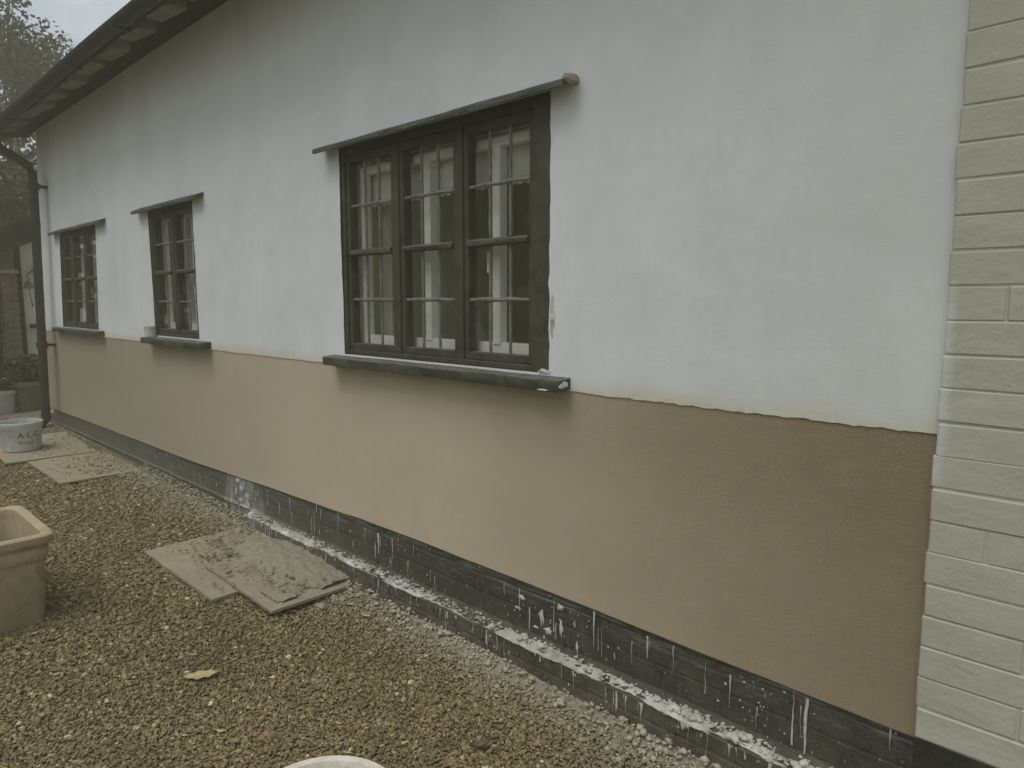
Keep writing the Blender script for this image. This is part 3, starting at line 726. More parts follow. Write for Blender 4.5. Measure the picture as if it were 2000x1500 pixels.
# ------------------------------------------------------------------ mortar droppings, splashes (nobody could count them)
def make_mortar():
    xs = np.arange(-3.80, -.352, .005); V, F = [], []; m = 12
    for x in xs:
        cov = -.12 + 1.0 * noise.fractal(Vector((x * 2.3, 1, 4)), 1, 2, 4); a_ = ledge_amount(x); y1 = .012 - .068 * a_
        zl = .132 + .006 * noise.noise(Vector((x * 3, 0, 0)))
        cov -= 1 - a_; dr = max(0, .3 + 1.3 * noise.fractal(Vector((x * 21, 6, 4)), .8, 2, 4)) * .026 * max(0, min(1, cov + .6))
        for k in range(m):
            t = k / (m - 1)
            if t < .7:
                q = t / .7; y = .010 + (y1 - .003 - .010) * q
                h = (cov * .009 + .012 * noise.fractal(Vector((x * 26, y * 30, 1)), .8, 2, 5) + .004) * math.sin(math.pi * min(1, q * .8 + .12))
                V.append((x, y, zl + (.010 if q < .12 else 0) + max(h - (.007 if q < .3 else 0), -.008)))
            else:
                q = (t - .7) / .3; th = .004 * cov + .006 * noise.fractal(Vector((x * 30, q * 3, 8)), .8, 2, 4)
                V.append((x, y1 - .004 - max(-.006, th) * (1 - q * .7) + .012 * q * q + max(0, min(.014, -cov * .05)), zl - .004 - dr * q))
    for i in range(len(xs) - 1):
        for k in range(m - 1): F.append((i * m + k + 1, (i + 1) * m + k + 1, (i + 1) * m + k, i * m + k))
    o = mk('mortar_droppings', (V, F), 'lime_crust', smooth=True); tag(o, 'white and beige mortar droppings crusted along the plinth ledge', 'mortar', kind='stuff')
    cs, ss = [], []
    for i in range(700):
        x = random.uniform(-3.75, -.37); s = random.uniform(.0025, .006)
        cs.append((x, random.uniform(-.05, .002), .136 + random.uniform(-.002, .008))); ss.append((s * random.uniform(1, 1.8), s, s * random.uniform(.5, .8)))
    for x in (-.98, -.92, -.80, -.78, -2.35, -1.62, -.62):
        for k in range(4): cs.append((x + random.uniform(-.016, .016), -.03 + random.uniform(-.02, .02), .142)); ss.append((.013, .011, .008))
    vv, ff = blobs(np.array(cs), np.array(ss), rng.uniform(0, 6.28, len(cs)), 2, .12)
    o, me = mesh_np('mortar_lumps', vv, ff, 'lime_crust'); tag(o, 'small loose mortar lumps sitting on the plinth ledge', 'mortar', kind='stuff')
    # thin splashes and runs on the black faces
    V, F = [], []
    def splat(x, z, w_, h_, y, sd):
        n = 14; b = len(V); V.append((x, y - .0022, z))
        for k in range(n):
            t = 2 * math.pi * k / n; q = 1 + .9 * noise.noise(Vector((math.cos(t) * 2.6, math.sin(t) * 2.6, sd)))
            V.append((x + math.cos(t) * w_ * q, y + .0004, z + math.sin(t) * h_ * q))
        for k in range(n): F.append((b, b + 1 + k, b + 1 + (k + 1) % n))
    def run(x, z0, z1, w_, y):
        b = len(V); n = 9; ph = random.random() * 9
        for k in range(n):
            t = k / (n - 1); z = z0 + (z1 - z0) * t; ww = w_ * (.55 + .45 * math.sin(t * 2.6 + ph)) * (1.15 - .5 * t); xx = x + .004 * noise.noise(Vector((x * 9, z * 30, ph)))
            V.extend([(xx - ww, y + .0004, z), (xx, y - .0016, z), (xx + ww, y + .0004, z)])
        for k in range(n - 1):
            a_ = b + k * 3; F.extend([(a_, a_ + 3, a_ + 4, a_ + 1), (a_ + 1, a_ + 4, a_ + 5, a_ + 2)])
    fy = .0065
    for i in range(150):
        x = random.choice([random.uniform(-4.9, -.4), random.gauss(-1.5, .12), random.gauss(-3.9, .16), random.gauss(-.75, .1), random.gauss(-2.3, .2)])
        if x > -.38: continue
        z = random.uniform(.15, plinth_top(x) - .01); s = random.uniform(.0008, .0028)
        splat(x, z, s * random.uniform(.8, 1.6), s * random.uniform(.8, 2.2), fy, i)
    for i in range(46):
        x = random.uniform(-4.6, -.42); z0 = random.uniform(.2, plinth_top(x)); L = random.uniform(.02, .11)
        run(x, z0, max(z0 - L, .145), random.uniform(.0012, .003), fy)
    for (x, z0, z1, w_) in ((-1.505, .315, .19, .004), (-1.33, .325, .20, .0035), (-1.12, .31, .235, .003), (-.66, .32, .16, .004), (-.625, .31, .15, .0045), (-2.56, .30, .20, .006), (-.92, .30, .2, .003)): run(x, z0, z1, w_, fy)
    for i, (x, z, w_, h_) in enumerate(((-1.66, .27, .014, .009), (-1.56, .225, .011, .03), (-1.53, .185, .022, .013), (-1.475, .29, .013, .012), (-1.68, .225, .016, .005), (-1.59, .18, .012, .005), (-1.47, .215, .007, .03), (-1.40, .175, .006, .022), (-.45, .16, .012, .012), (-3.95, .25, .02, .02), (-3.88, .21, .025, .012), (-3.96, .17, .03, .014), (-3.86, .16, .018, .02), (-4.02, .21, .014, .02), (-3.99, .285, .03, .012))): splat(x, z, w_, h_, fy - .001, 60 + i)
    for i in range(60):                                           # drips over the front of the ledge
        x = random.uniform(-3.7, -.4); y = .012 - .0725 * ledge_amount(x) - .002
        run(x, .128, .128 - random.uniform(.012, .07), random.uniform(.0015, .005), y)
    for i in range(70):
        x = random.uniform(-3.7, -.4); y = .012 - .0725 * ledge_amount(x) - .002; s = random.uniform(.0012, .004)
        splat(x, random.uniform(.03, .125), s, s * random.uniform(1, 2), y, 200 + i)
    o = mk('lime_splashes', (V, F), 'lime_splash'); tag(o, 'white lime splashes and runs down the black plinth', 'splashes', kind='stuff')
    # crumbs and sand against the foot of the plinth
    cs, ss = [], []
    for i in range(5200):
        x = random.uniform(-5.6, -.40); base = -.065 if x > LEDGE_X + .1 else .008
        if random.random() > .62 + .6 * noise.noise(Vector((x * 1.7, 2, 0))): continue
        y = base - abs(random.gauss(0, .05)); s = random.uniform(.002, .006) if random.random() < .94 else random.uniform(.006, .012)
        cs.append((x, y, G(x, y) + s * .5 + max(0, .03 - abs(y - base) * .5))); ss.append((s * 1.3, s, s * .8))
    vv, ff = blobs(np.array(cs), np.array(ss), rng.uniform(0, 6.28, len(cs)), 1, .18)
    o, me = mesh_np('mortar_crumbs', vv, ff, 'mortar'); tag(o, 'pale mortar crumbs and sand lying along the foot of the plinth', 'mortar', kind='stuff')
    # bank of damp sand against the plinth foot
    V, F = [], []; xs = np.arange(-3.7, -.38, .03)
    for x in xs:
        a = max(0, .62 + .8 * noise.noise(Vector((x * 1.4, 11, 0)))); h_ = .042 * a
        for k in range(6):
            t = k / 5; y = -.05 - t * (.06 + .07 * a); V.append((x, y, G(x, y) + h_ * (1 - t) ** 1.5 - .004 - .012 * t + .006 * noise.fractal(Vector((x * 22, y * 30, 0)), 1, 2, 4)))
    for i in range(len(xs) - 1):
        for k in range(5): F.append((i * 6 + k + 1, (i + 1) * 6 + k + 1, (i + 1) * 6 + k, i * 6 + k))
    o = mk('sand_bank', (V, F), 'sand', smooth=True); tag(o, 'low drift of damp sand against the foot of the plinth', 'sand', kind='stuff')
make_mortar()

# ------------------------------------------------------------------ boards with sand
def board(x0, x1, y0, y1, label, lift=0., rot=0., t=.013, tilt=0.):
    cx, cy = (x0 + x1) / 2, (y0 + y1) / 2; V, F = [], []; n = 24
    for side, dz in ((1, 0), (0, -t)):
        for i in range(n + 1):
            for j in range(n + 1):
                x, y = x0 + (x1 - x0) * i / n, y0 + (y1 - y0) * j / n
                if i in (0, n): x += .004 * noise.noise(Vector((y * 20, x, 1)))
                if j in (0, n): y += .004 * noise.noise(Vector((x * 20, y, 2)))
                dx, dy = x - cx, y - cy
                X, Y = cx + dx * math.cos(rot) - dy * math.sin(rot), cy + dx * math.sin(rot) + dy * math.cos(rot)
                V.append((X, Y, G(cx, cy) + (G(X, -.3) - G(cx, -.3)) + .022 + lift + tilt * (y - y0) + dz + .003 * noise.noise(Vector((x * 3, y * 3, 0)))))
    q = (n + 1) ** 2; I = lambda i, j: i * (n + 1) + j
    for i in range(n):
        for j in range(n):
            F.append((I(i, j), I(i + 1, j), I(i + 1, j + 1), I(i, j + 1))); F.append((q + I(i, j), q + I(i, j + 1), q + I(i + 1, j + 1), q + I(i + 1, j)))
    for i in range(n):
        F += [(I(i, 0), q + I(i, 0), q + I(i + 1, 0), I(i + 1, 0)), (I(i + 1, n), q + I(i + 1, n), q + I(i, n), I(i, n)), (I(0, i + 1), q + I(0, i + 1), q + I(0, i), I(0, i)), (I(n, i), q + I(n, i), q + I(n, i + 1), I(n, i + 1))]
    o = mk('site_board', (V, F), 'site_board'); tag(o, label, 'board', 'boards protecting the gravel'); return o
board(-3.80, -2.985, -.592, -.07, 'large sand-strewn board beside the plinth, under the smaller yellowish board', rot=.01)
board(-3.35, -2.66, -.468, -.072, 'yellowish smaller board overlapping the large board, nearest the camera', lift=.014, rot=-.008)
board(-6.43, -5.56, -.565, -.03, 'dusty board on the gravel in front of the white bucket', rot=.02)
board(-7.55, -6.46, -.69, -.06, 'dirty board lying underneath the white bucket', rot=-.03, lift=.004)
def sand_heap(name, x0, x1, y0, y1, hf, label, n=70):
    V, F = [], []
    for i in range(n + 1):
        for j in range(n + 1):
            x, y = x0 + (x1 - x0) * i / n, y0 + (y1 - y0) * j / n
            V.append((x, y, hf(x, y)))
    for i in range(n):
        for j in range(n): F.append((i * (n + 1) + j, (i + 1) * (n + 1) + j, (i + 1) * (n + 1) + j + 1, i * (n + 1) + j + 1))
    o = mk(name, (V, F), 'sand', smooth=True); tag(o, label, 'sand', kind='stuff')
def hf1(x, y):
    u, v_ = (x + 3.14) / .50, (y + .13) / .20
    q = max(0, 1 - u * u - v_ * v_) + .28 * noise.fractal(Vector((x * 7, y * 7, 1)), 1, 2, 4)
    fine = .010 * noise.fractal(Vector((x * 34, y * 34, 2)), 1, 2, 4)
    return .060 + .045 * q + fine * max(0, min(1, q * 2)) - (.05 if q <= .02 else 0)
sand_heap('sand_heap', -3.72, -2.70, -.42, -.055, hf1, 'heap of damp sandy mortar spilled on the two boards against the plinth')
def crumbs_on_boards():
    cs, ss = [], []
    for b, z, n in (((-3.78, -3.0, -.57, -.1), .068, 260), ((-3.2, -2.68, -.45, -.1), .082, 200), ((-6.4, -5.6, -.55, -.05), .095, 260), ((-7.4, -6.5, -.66, -.06), .112, 160)):
        for i in range(n):
            x, y = random.uniform(b[0], b[1]), b[2] + (b[3] - b[2]) * random.random() ** .6; s = random.uniform(.002, .0075) if random.random() < .9 else random.uniform(.008, .014)
            cs.append((x, y, z + (G(x, -.3) - G((b[0] + b[1]) / 2, -.3)) - .002 + s * .3)); ss.append((s * 1.3, s, s * .7))
    vv, ff = blobs(np.array(cs), np.array(ss), rng.uniform(0, 6.28, len(cs)), 1, .2)
    o, me = mesh_np('crumbs', vv, ff, 'stone'); tag(o, 'small crumbs of mortar and soil scattered over the boards', 'crumbs', kind='stuff')
crumbs_on_boards()

# ------------------------------------------------------------------ bucket with lettering
def make_bucket():
    c = (-6.93, -.505, .112); t = thing('bucket', c, 'dirty white plastic mixing bucket with A·L·C lettering', 'bucket')
    prof = [(.128, 0), (.134, .004), (.150, .190), (.151, .192), (.156, .194), (.157, .204), (.152, .207), (.153, .212), (.160, .214), (.161, .236), (.157, .240), (.149, .238), (.147, .19), (.128, .012)]
    mk('body', lathe(c, prof, 48), 'bucket_plastic', t, True)
    hp = [(c[0] + .165 * math.cos(a), c[1] + .165 * math.sin(a), c[2] + .20 - .07 * math.sin((a - 1.9) / 2.6 * math.pi)) for a in np.linspace(1.9, 4.5, 18)]
    mk('handle', tube(hp, .0035, 6), 'lead_bar', t, True)
    def letters(txt, size, z, a0):
        cu = bpy.data.curves.new('lettering', 'FONT'); cu.body = txt; cu.size = size; cu.extrude = .0; cu.resolution_u = 3
        tmp = bpy.data.objects.new('tmp_text', cu); COL.objects.link(tmp); bpy.context.view_layer.update()
        me = bpy.data.meshes.new_from_object(tmp.evaluated_get(bpy.context.evaluated_depsgraph_get()))
        V = []
        for q in me.vertices:
            zz = z + q.co.y; r = .1345 + (.150 - .1345) * (zz / .19) + .0016; a = a0 + q.co.x / r
            V.append((c[0] + r * math.cos(a), c[1] + r * math.sin(a), c[2] + zz))
        F = [tuple(p.vertices) for p in me.polygons]; bpy.data.objects.remove(tmp)
        mk('lettering', (V, F), 'ink', t)
    # the side turned to the yard faces the camera at about -11 degrees
    letters('A·L·C', .072, .115, R(-22)); letters('–', .05, .125, R(-46)); letters('Mould', .040, .062, R(-19))
make_bucket()

# ------------------------------------------------------------------ planter, foreground pot
def make_planter():
    c = (-3.565, -1.388, .022); t = thing('planter', c, 'square terracotta planter with thick moulded rim standing empty on the gravel', 'planter')
    prof = [(.250, 0), (.253, .006), (.266, .262), (.268, .268), (.276, .276), (.281, .300), (.281, .322), (.272, .330), (.272, .334), (.288, .340), (.297, .352), (.298, .378), (.290, .386), (.272, .386), (.258, .378), (.236, .23), (.226, .05)]
    mk('body', lathe(c, prof, 96, 14, .01), 'terracotta', t, True)
    mk('soil', lathe((c[0], c[1], c[2] + .10), [(.232, 0), (.230, .006), (.1, .012)], 40, 14, .01), 'gravel_bed', t, True)
make_planter()
def make_fore_pot():
    c = (-1.2165, -1.0985, 0.0); t = thing('flower_pot', c, 'round pale clay pot whose rim just enters at the bottom edge', 'pot')
    r = .175
    prof = [(r * .7, 0), (r * .72, .004), (r * .93, .24), (r * .95, .245), (r * 1.02, .25), (r * 1.03, .29), (r, .297), (r * .9, .296), (r * .86, .28), (r * .7, .1)]
    mk('body', lathe(c, prof, 56), 'pot_cream', t, True); mk('soil', lathe((c[0], c[1], .24), [(r * .83, 0), (r * .8, .008), (.02, .012)], 30), 'gravel_bed', t, True)
make_fore_pot()

# ------------------------------------------------------------------ mug on the middle sill
def make_mug():
    c = (-5.165, -.034, 1.105); t = thing('mug', c, 'cream enamel mug left on the sill of the middle window', 'mug')
    mk('body', lathe(c, [(.036, 0), (.039, .003), (.040, .070), (.0415, .073), (.040, .075), (.038, .073), (.037, .006)], 28), 'enamel', t, True)
    pts = [(c[0] - .038 - .026 * math.sin(a) * .8, c[1] - .026 * math.sin(a) * .6, c[2] + .040 - .022 * math.cos(a)) for a in np.linspace(0, math.pi, 12)]
    mk('handle', tube(pts, .0045, 8), 'enamel', t, True)
make_mug()

# ------------------------------------------------------------------ fallen leaves, stones
def fallen_leaf(x, y, L, W, rot, curl, mat, label, lift=.004, lobes=0):
    V, F = [], []; n = 12; m = 4
    for i in range(n + 1):
        t = i / n; wd = W * math.sin(math.pi * min(1, t * .96 + .03)) ** .8 * (1 + (.25 * math.sin(t * 19) if lobes else .06 * math.sin(t * 30)))
        for j in range(-m, m + 1):
            u = j / m; lx, ly = (t - .5) * L, u * wd / 2
            lz = curl * L * ((t - .5) ** 2 * 1.2) + curl * W * .9 * u * u + .002 * noise.noise(Vector((lx * 60, ly * 60, L)))
            V.append((x + lx * math.cos(rot) - ly * math.sin(rot), y + lx * math.sin(rot) + ly * math.cos(rot), G(x, y) + lift + .008 + lz))
    k = 2 * m + 1
    for i in range(n):
        for j in range(k - 1): F.append((i * k + j, (i + 1) * k + j, (i + 1) * k + j + 1, i * k + j + 1))
    c = Vector((x, y, 0)); st = tube([V[m], (V[m][0] - L * .25 * math.cos(rot), V[m][1] - L * .25 * math.sin(rot), G(x, y) + lift + .006)], .0012, 5)
    o = mk('fallen_leaf', join((V, F), st), mat, None, True); tag(o, label, 'leaf', 'fallen leaves'); return o
fallen_leaf(-2.42, -.865, .115, .055, R(60), .10, 'dry_leaf', 'pale yellow fallen leaf lying alone on the open gravel', lobes=1)
fallen_leaf(-1.42, -.435, .075, .022, R(70), .5, 'brown_leaf', 'curled brown leaf on the gravel near the bottom edge', .004)
fallen_leaf(-1.80, -.36, .045, .012, R(-25), .35, 'brown_leaf', 'small rust-brown leaf sliver on the gravel right of the boards')
fallen_leaf(-2.38, -.19, .060, .014, R(15), .3, 'dry_leaf', 'straw-coloured dry leaf beside the plinth, right of the boards')
fallen_leaf(-6.62, -.76, .10, .06, R(20), .2, 'brown_leaf', 'brown leaf on the gravel just in front of the bucket', .01)
fallen_leaf(-7.95, -.30, .11, .07, R(100), .35, 'brown_leaf', 'dark crumpled leaf by the foot of the downpipe', .02)
def litter():
    n = 260; x = np.where(rng.random(n) < .45, rng.uniform(-8.2, -5.6, n), rng.uniform(-6, -1.0, n)); y = rng.uniform(-1.9, -.15, n)
    a = rng.uniform(0, 6.28, n); L = rng.uniform(.006, .02, n); W = L * rng.uniform(.15, .5, n); V, F = [], []
    for i in range(n):
        if x[i] * x[i] + (y[i] + 1.78) ** 2 < 1.5: continue
        z = G(x[i], y[i]) + .009; c, q = math.cos(a[i]), math.sin(a[i]); b = len(V)
        for u, v_, dz in ((-1, 0, .004), (0, -1, 0), (1, 0, .006), (0, 1, .001)): V.append((x[i] + u * L[i] * c - v_ * W[i] * q, y[i] + u * L[i] * q + v_ * W[i] * c, z + dz))
        F += [(b, b + 1, b + 2), (b, b + 2, b + 3)]
    o = mk('leaf_litter', (V, F), 'dry_leaf'); tag(o, 'small scraps of dry leaf and straw lying in the gravel', 'leaf litter', kind='stuff')
litter()
for (x, y, s, lb) in ((-2.60, -.275, .022, 'rounded pale stone on the gravel beside the yellowish board'), (-1.12, -.155, .016, 'reddish chip of stone against the plinth near the bottom edge')):
    o = mk('stone', lump((x, y, G(x, y) + s * .5), (s * 1.3, s, s * .75), .35, x), 'stone', None, True); tag(o, lb, 'stone')

# ------------------------------------------------------------------ far corner: paving, pots, outhouse, pier, gate
pav = thing('paving', (-9, 0, .1), None, None); pav['kind'] = 'structure'
mk('bedding', box(-12.5, -8.30, -1.6, .19, .02, .106), 'gravel_bed', pav)
for i in range(9):
    for j in range(4):
        x0, y0 = -12.4 + i * .455, -1.6 + j * .445
        o = mk('slab', box(x0 + .006, x0 + .447, y0 + .006, y0 + .437, .09, .118 + random.uniform(-.003, .004), .005, .003), 'paving', pav)
def leafy(name, cells, n, size, mat, parent=None, aspect=.55, droop=0.):
    """leaf-sized faces spread through the given ellipsoids (cx,cy,cz,rx,ry,rz)"""
    w_ = np.array([c[3] * c[4] * c[5] for c in cells]) ** .7; idx = rng.choice(len(cells), n, p=w_ / w_.sum()); c = np.array(cells)[idx]
    d = rng.standard_normal((n, 3)); d /= np.linalg.norm(d, axis=1)[:, None]; r = rng.uniform(.15, 1, n) ** .5
    P = c[:, :3] + d * r[:, None] * c[:, 3:]
    u = rng.standard_normal((n, 3)); u[:, 2] = u[:, 2] * .6 - droop; u /= np.linalg.norm(u, axis=1)[:, None]
    q = rng.standard_normal((n, 3)); q -= (q * u).sum(1)[:, None] * u; q /= np.linalg.norm(q, axis=1)[:, None]
    nn = np.cross(u, q); s = size * rng.uniform(.6, 1.35, n)[:, None]
    v0, v1, v2, v3 = P - u * s, P + q * s * aspect + nn * s * .18, P + u * s, P - q * s * aspect + nn * s * .18
    V = np.stack([v0, v1, v2, v3], 1).reshape(-1, 3)
    F = np.array([[0, 1, 2], [0, 2, 3]])[None] + (np.arange(n) * 4)[:, None, None]
    off = OFF.get(parent.name, Vector((0, 0, 0))) if parent else Vector((0, 0, 0))
    o, me = mesh_np(name, V - np.array(off), F.reshape(-1, 3), mat, False)
    if parent: o.parent = parent
    return o
def pot_plant(c, r, h, mat, label, cells, n, size, flowers=0):
    t = thing('potted_plant', c, label, 'plant', 'pots by the outhouse')
    prof = [(r * .72, 0), (r * .74, .004), (r * .95, h * .82), (r * .97, h * .83), (r * 1.05, h * .84), (r * 1.06, h), (r * .97, h), (r * .93, h * .9), (r * .7, .1)]
    mk('pot', lathe(c, prof, 36), mat, t, True); mk('soil', lathe((c[0], c[1], c[2] + h * .88), [(r * .92, 0), (.02, .01)], 20), 'gravel_bed', t)
    leafy('foliage', [(c[0] + a, c[1] + b, c[2] + h + d, e, f_, g) for a, b, d, e, f_, g in cells], n, size, 'leaf_dark', t)
    st = [tube([(c[0] + a * .3, c[1] + b * .3, c[2] + h * .85), (c[0] + a, c[1] + b, c[2] + h + d)], [.006, .003], 5) for a, b, d, *_ in cells]
    mk('stem', join(*st), 'bark', t)
    for i in range(flowers):
        a = random.uniform(0, 6.28); rr = random.uniform(.2, 1) * r * 1.2
        p = (c[0] + rr * math.cos(a), c[1] + rr * math.sin(a), c[2] + h + random.uniform(.03, .14))
        mk('flower', lathe(p, [(.002, 0), (.016, .006), (.018, .009), (.004, .011)], 8), 'petal', t)
pot_plant((-9.30, .03, .12), .155, .335, 'grey_pot', 'large grey tapered pot holding a dark bushy shrub beside the downpipe', [(0, 0, .08, .19, .19, .11), (.05, .08, .16, .14, .14, .10), (-.05, -.06, .17, .14, .14, .10), (.0, .02, .22, .15, .15, .08)], 1500, .028)
pot_plant((-9.28, -.19, .12), .105, .255, 'white_pot', 'small whitish pot of white-flowering plants at the left edge', [(0, 0, .04, .14, .14, .06), (.03, -.05, .08, .10, .10, .05)], 700, .022, 9)

# outhouse gable end
ob = thing('outhouse', (-10, .9, .1), 'white-walled outhouse with dark sloping gable roof beyond the downpipe', 'outhouse')
mk('wall', box(-13, -9.9, .15, 3.2, .05, 2.0), 'outhouse_white', ob)
V = [(-9.9, .15, 2.0), (-9.9, 2.2, 2.0), (-9.9, 2.2, 2.95), (-9.9, .15, 2.05), (-9.98, .15, 2.0), (-9.98, 2.2, 2.0), (-9.98, 2.2, 2.95), (-9.98, .15, 2.05)]
mk('gable', (V, [(0, 1, 2, 3), (7, 6, 5, 4), (0, 4, 5, 1), (3, 2, 6, 7)]), 'outhouse_white', ob)
def slant(x0, x1, y0, y1, z0, t, k=.45):
    return ([(x, y, z0 + (y - y0) * k + dz) for x in (x0, x1) for y in (y0, y1) for dz in (0, t)], [(0, 1, 3, 2), (4, 6, 7, 5), (0, 4, 5, 1), (2, 3, 7, 6), (1, 5, 7, 3), (0, 2, 6, 4)])
rf = mk('roof', slant(-13.2, -9.62, -.75, 2.3, 1.72, .12), 'roof_tile', ob)
mk('bargeboard', slant(-9.66, -9.60, -.78, 2.3, 1.56, .20), 'dark_wood', rf)
for i in range(14):
    y = -.74 + i * .215; mk('verge_tile', slant(-9.9, -9.57, y, y + .235, 1.845 + (y + .75) * .45, .022), 'roof_tile', rf)
mk('corner_post', box(-9.9, -9.80, .118, .162, .05, 2.02, .004, .008), 'dark_wood', ob)
mk('shelf', box(-9.89, -9.74, .215, .62, 1.035, 1.075, .004), 'dark_wood', ob)
mk('door_frame', box(-9.89, -9.85, .30, .36, 1.62, 1.78, .003), 'dark_wood', ob)
bell = thing('bell', (-9.78, .218, 1.50), 'small hanging bell with a pull chain on the outhouse wall', 'bell')
bc = (-9.78, .218, 1.495)
mk('dome', lathe(bc, [(.058, 0), (.056, .006), (.044, .03), (.036, .065), (.024, .085), (.008, .094)], 24), 'bronze', bell, True)
mk('bracket', tube([(-9.89, .30, 1.70), (-9.80, .27, 1.70), (-9.78, .24, 1.68), (-9.78, .205, 1.655), (-9.78, .21, 1.62), (-9.78, .228, 1.615), (-9.78, .222, 1.585)], .007, 7), 'cast_iron', bell, True)
mk('chain', tube([(-9.78, .218, 1.53), (-9.78, .222, 1.44), (-9.775, .232, 1.35), (-9.775, .24, 1.28)], [.006, .004, .004, .009], 6), 'cast_iron', bell, True)

# brick gate pier and boarded gate to its left
pier = thing('gate_pier', (-9.75, .05, .1), 'old red brick gate pier left of the outhouse wall', 'pier')
mk('core', box(-9.86, -9.68, -.055, .078, .08, 1.66), 'old_mortar', pier)
bmesh_b = {}
for r in range(20):
    z = .125 + r * .0765
    for k, (y0, y1) in enumerate(((-.065, .088),) if r % 2 else ((-.065, .007), (.016, .088))):
        L = round(y1 - y0, 3)
        if L not in bmesh_b:
            vv, ff = box(-.1, .1, -L / 2, L / 2, -.033, .033, .005, .003); me = bpy.data.meshes.new('brick'); me.from_pydata(vv, [], ff); me.materials.append(M['old_brick']); bmesh_b[L] = me
        o = bpy.data.objects.new('brick', bmesh_b[L]); COL.objects.link(o); o.parent = pier
        o.location = Vector((-9.765 + random.uniform(-.003, .003), (y0 + y1) / 2, z + .033)) - Vector(pier.location)
mk('cap', box(-9.90, -9.64, -.095, .105, 1.66, 1.70, .006), 'old_mortar', pier)
gate = thing('gate', (-9.76, -.5, .1), 'dark boarded timber gate left of the brick pier', 'gate')
for i in range(6): mk('board', box(-9.79, -9.765, -.075 - (i + 1) * .125, -.082 - i * .125, .13, 1.52 + .02 * math.sin(i * .8), .003), 'dark_wood', gate)
for z in (.35, 1.3): mk('rail', box(-9.83, -9.79, -.83, -.08, z, z + .09, .004), 'dark_wood', gate)

# ------------------------------------------------------------------ trees beyond
def tree(name, base, h, label, cells, n, size, mat, lean_=(0, 0), tr=.09, aspect=.55, droop=0.):
    t = thing(name, base, label, 'tree'); b = Vector(base)
    pts = [b + Vector((lean_[0] * s + .08 * math.sin(s * 5), lean_[1] * s + .06 * math.sin(s * 7 + 1), h * s)) for s in np.linspace(0, 1, 9)]
    mk('trunk', tube(pts, [tr * (1 - .82 * s) for s in np.linspace(0, 1, 9)], 10), 'bark', t, True)
    br = []
    for (cx, cy, cz, rx, ry, rz) in cells:
        k = min(range(9), key=lambda i: abs(pts[i].z - (cz - rz * .9))); p = pts[k]; c = Vector((cx, cy, cz))
        br.append(tube([p, p.lerp(c, .5) + Vector((0, 0, .15)), c], [.03, .018, .008], 6))
        for q in range(7):
            e = c + Vector((random.gauss(0, rx * .55), random.gauss(0, ry * .55), random.gauss(0, rz * .55))); br.append(tube([p.lerp(c, .7), (p.lerp(c, .7) + e) / 2 + Vector((0, 0, .1)), e], [.012, .008, .003], 5))
    mk('branches', join(*br), 'bark', t, True, 'stuff')
    leafy('crown', cells, n, size, mat, t, aspect, droop)
B = [(-16, 1.6 + random.gauss(0, .55), 4.0 + random.uniform(0, 2.2), random.uniform(.4, .7), random.uniform(.35, .6), random.uniform(.4, .7)) for i in range(16)]
B += [(-16, 1.5, 6.7, .45, .4, .5), (-16, 2.0, 6.0, .4, .35, .45), (-16, 1.0, 6.9, .5, .4, .4), (-16, .9, 6.4, .5, .5, .5), (-16.2, 1.3, 6.0, .6, .5, .6), (-15.8, 1.9, 5.4, .5, .45, .6), (-16, .6, 5.2, .6, .6, .7)]
tree('birch_tree', (-16.2, 1.3, .1), 5.6, 'small-leaved birch with thinning autumn crown against the sky', B, 7500, .05, 'leaf_birch', (0, .2), .10, .6, .4)
B2 = [(-14 + random.gauss(0, .4), .9 + random.gauss(0, .6), 1.9 + random.uniform(0, 2.0), .6, .55, .6) for i in range(14)]
tree('holly_tree', (-14, .9, .1), 3.9, 'dense dark evergreen tree behind the outhouse roof', B2, 8500, .06, 'leaf_dark', (.1, .1), .08, .5)
B3 = [(-18 + random.gauss(0, .5), .2 + i * .32 + random.gauss(0, .3), .8 + random.uniform(0, 2.6), .8, .7, .8) for i in range(12)]
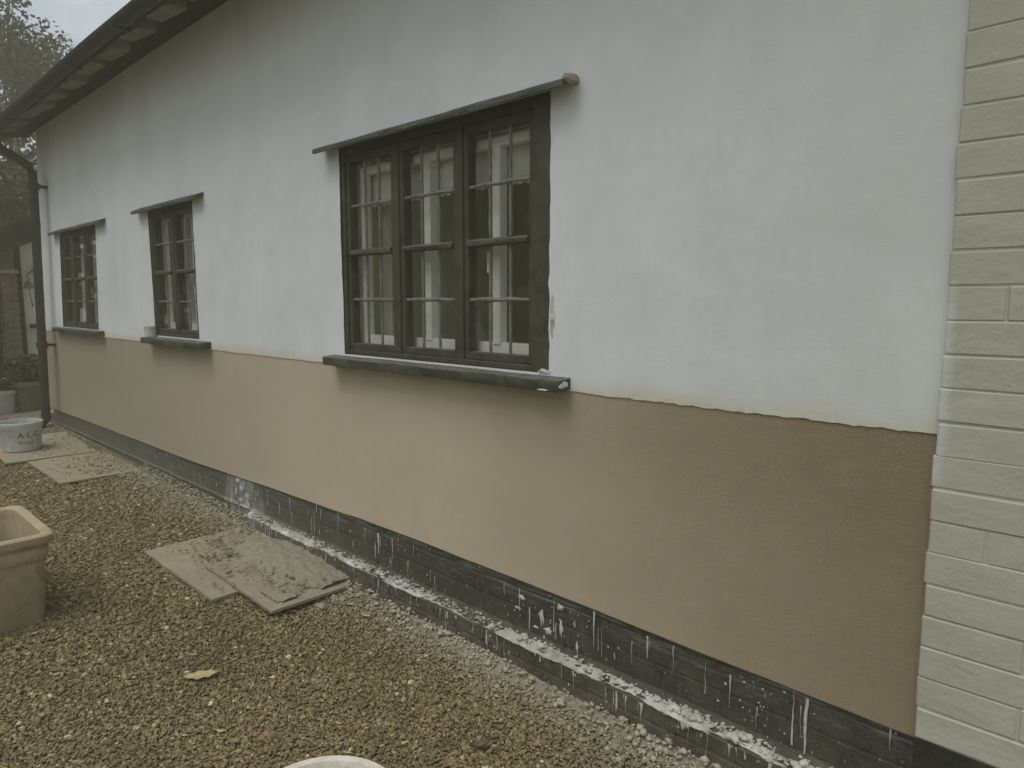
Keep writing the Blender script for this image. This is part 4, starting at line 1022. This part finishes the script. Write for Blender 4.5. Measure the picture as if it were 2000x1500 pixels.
tree('hedge_tree', (-18, 1.8, .1), 3.6, 'broad dark tree behind the gate at the far left', B3, 8000, .08, 'leaf_dark', (0, 0), .1, .5)
B4 = [(-11.6 + random.gauss(0, .2), -.15 + random.gauss(0, .25), 1.2 + random.uniform(0, 1.1), .3, .3, .35) for i in range(10)]
tree('climbing_shrub', (-11.6, -.1, .1), 2.1, 'straggly dark shrub rising behind the gate pier', B4, 2600, .04, 'leaf_dark', (0, 0), .03, .5)

# trees across the yard: they stand behind the camera and show only in the window panes
for k, (x, y, h_) in enumerate(((-16, -9.5, 6), (-12.5, -10.5, 6.5), (-9.0, -9.8, 6), (-5.5, -10.5, 6.6), (-2.0, -10, 6))):
    C_ = [(x + random.gauss(0, .8), y + random.gauss(0, .4), .9 + (h_ - 1.4) * random.random(), 1.2, .8, 1.1) for i in range(16)]
    lab = ['leftmost', 'second', 'middle', 'fourth', 'rightmost'][k]
    tree('garden_tree', (x, y, .05), h_ - .5, 'broad leafy tree across the yard from the cottage, ' + lab + ' of the row', C_, 3800, .13, 'leaf_dark', (0, 0), .12, .6)
for k, (x, y, h_) in enumerate(((-12.6, -2.6, 5.6), (-12.2, -5.0, 6.2), (-12.8, -7.4, 6.2))):
    C_ = [(x + random.gauss(0, .5), y + random.gauss(0, .7), .9 + (h_ - 1.4) * random.random(), .9, 1.1, 1.0) for i in range(16)]
    tree('garden_tree', (x, y, .05), h_ - .5, 'bushy tree at the left end of the yard, ' + ['nearest the gate', 'between its two neighbours', 'farthest from the gate'][k], C_, 3800, .11, 'leaf_dark', (0, 0), .12, .6)
# thin warm volume added to lift the dark tones like a lens veil
hz = NT('veil_haze'); hz.t.nodes.remove(hz.b); pv = hz.n('VolumePrincipled'); pv.inputs['Color'].default_value = (.97, .95, .74, 1); pv.inputs['Density'].default_value = .012; pv.inputs['Anisotropy'].default_value = 0
hz.link(pv.outputs[0], hz.out.inputs['Volume']); M['veil_haze'] = hz.m
o = mk('veil_haze', box(-41, 41, -41, 41, -1.1, 7.6), 'veil_haze'); tag(o, None, None, kind='stuff')
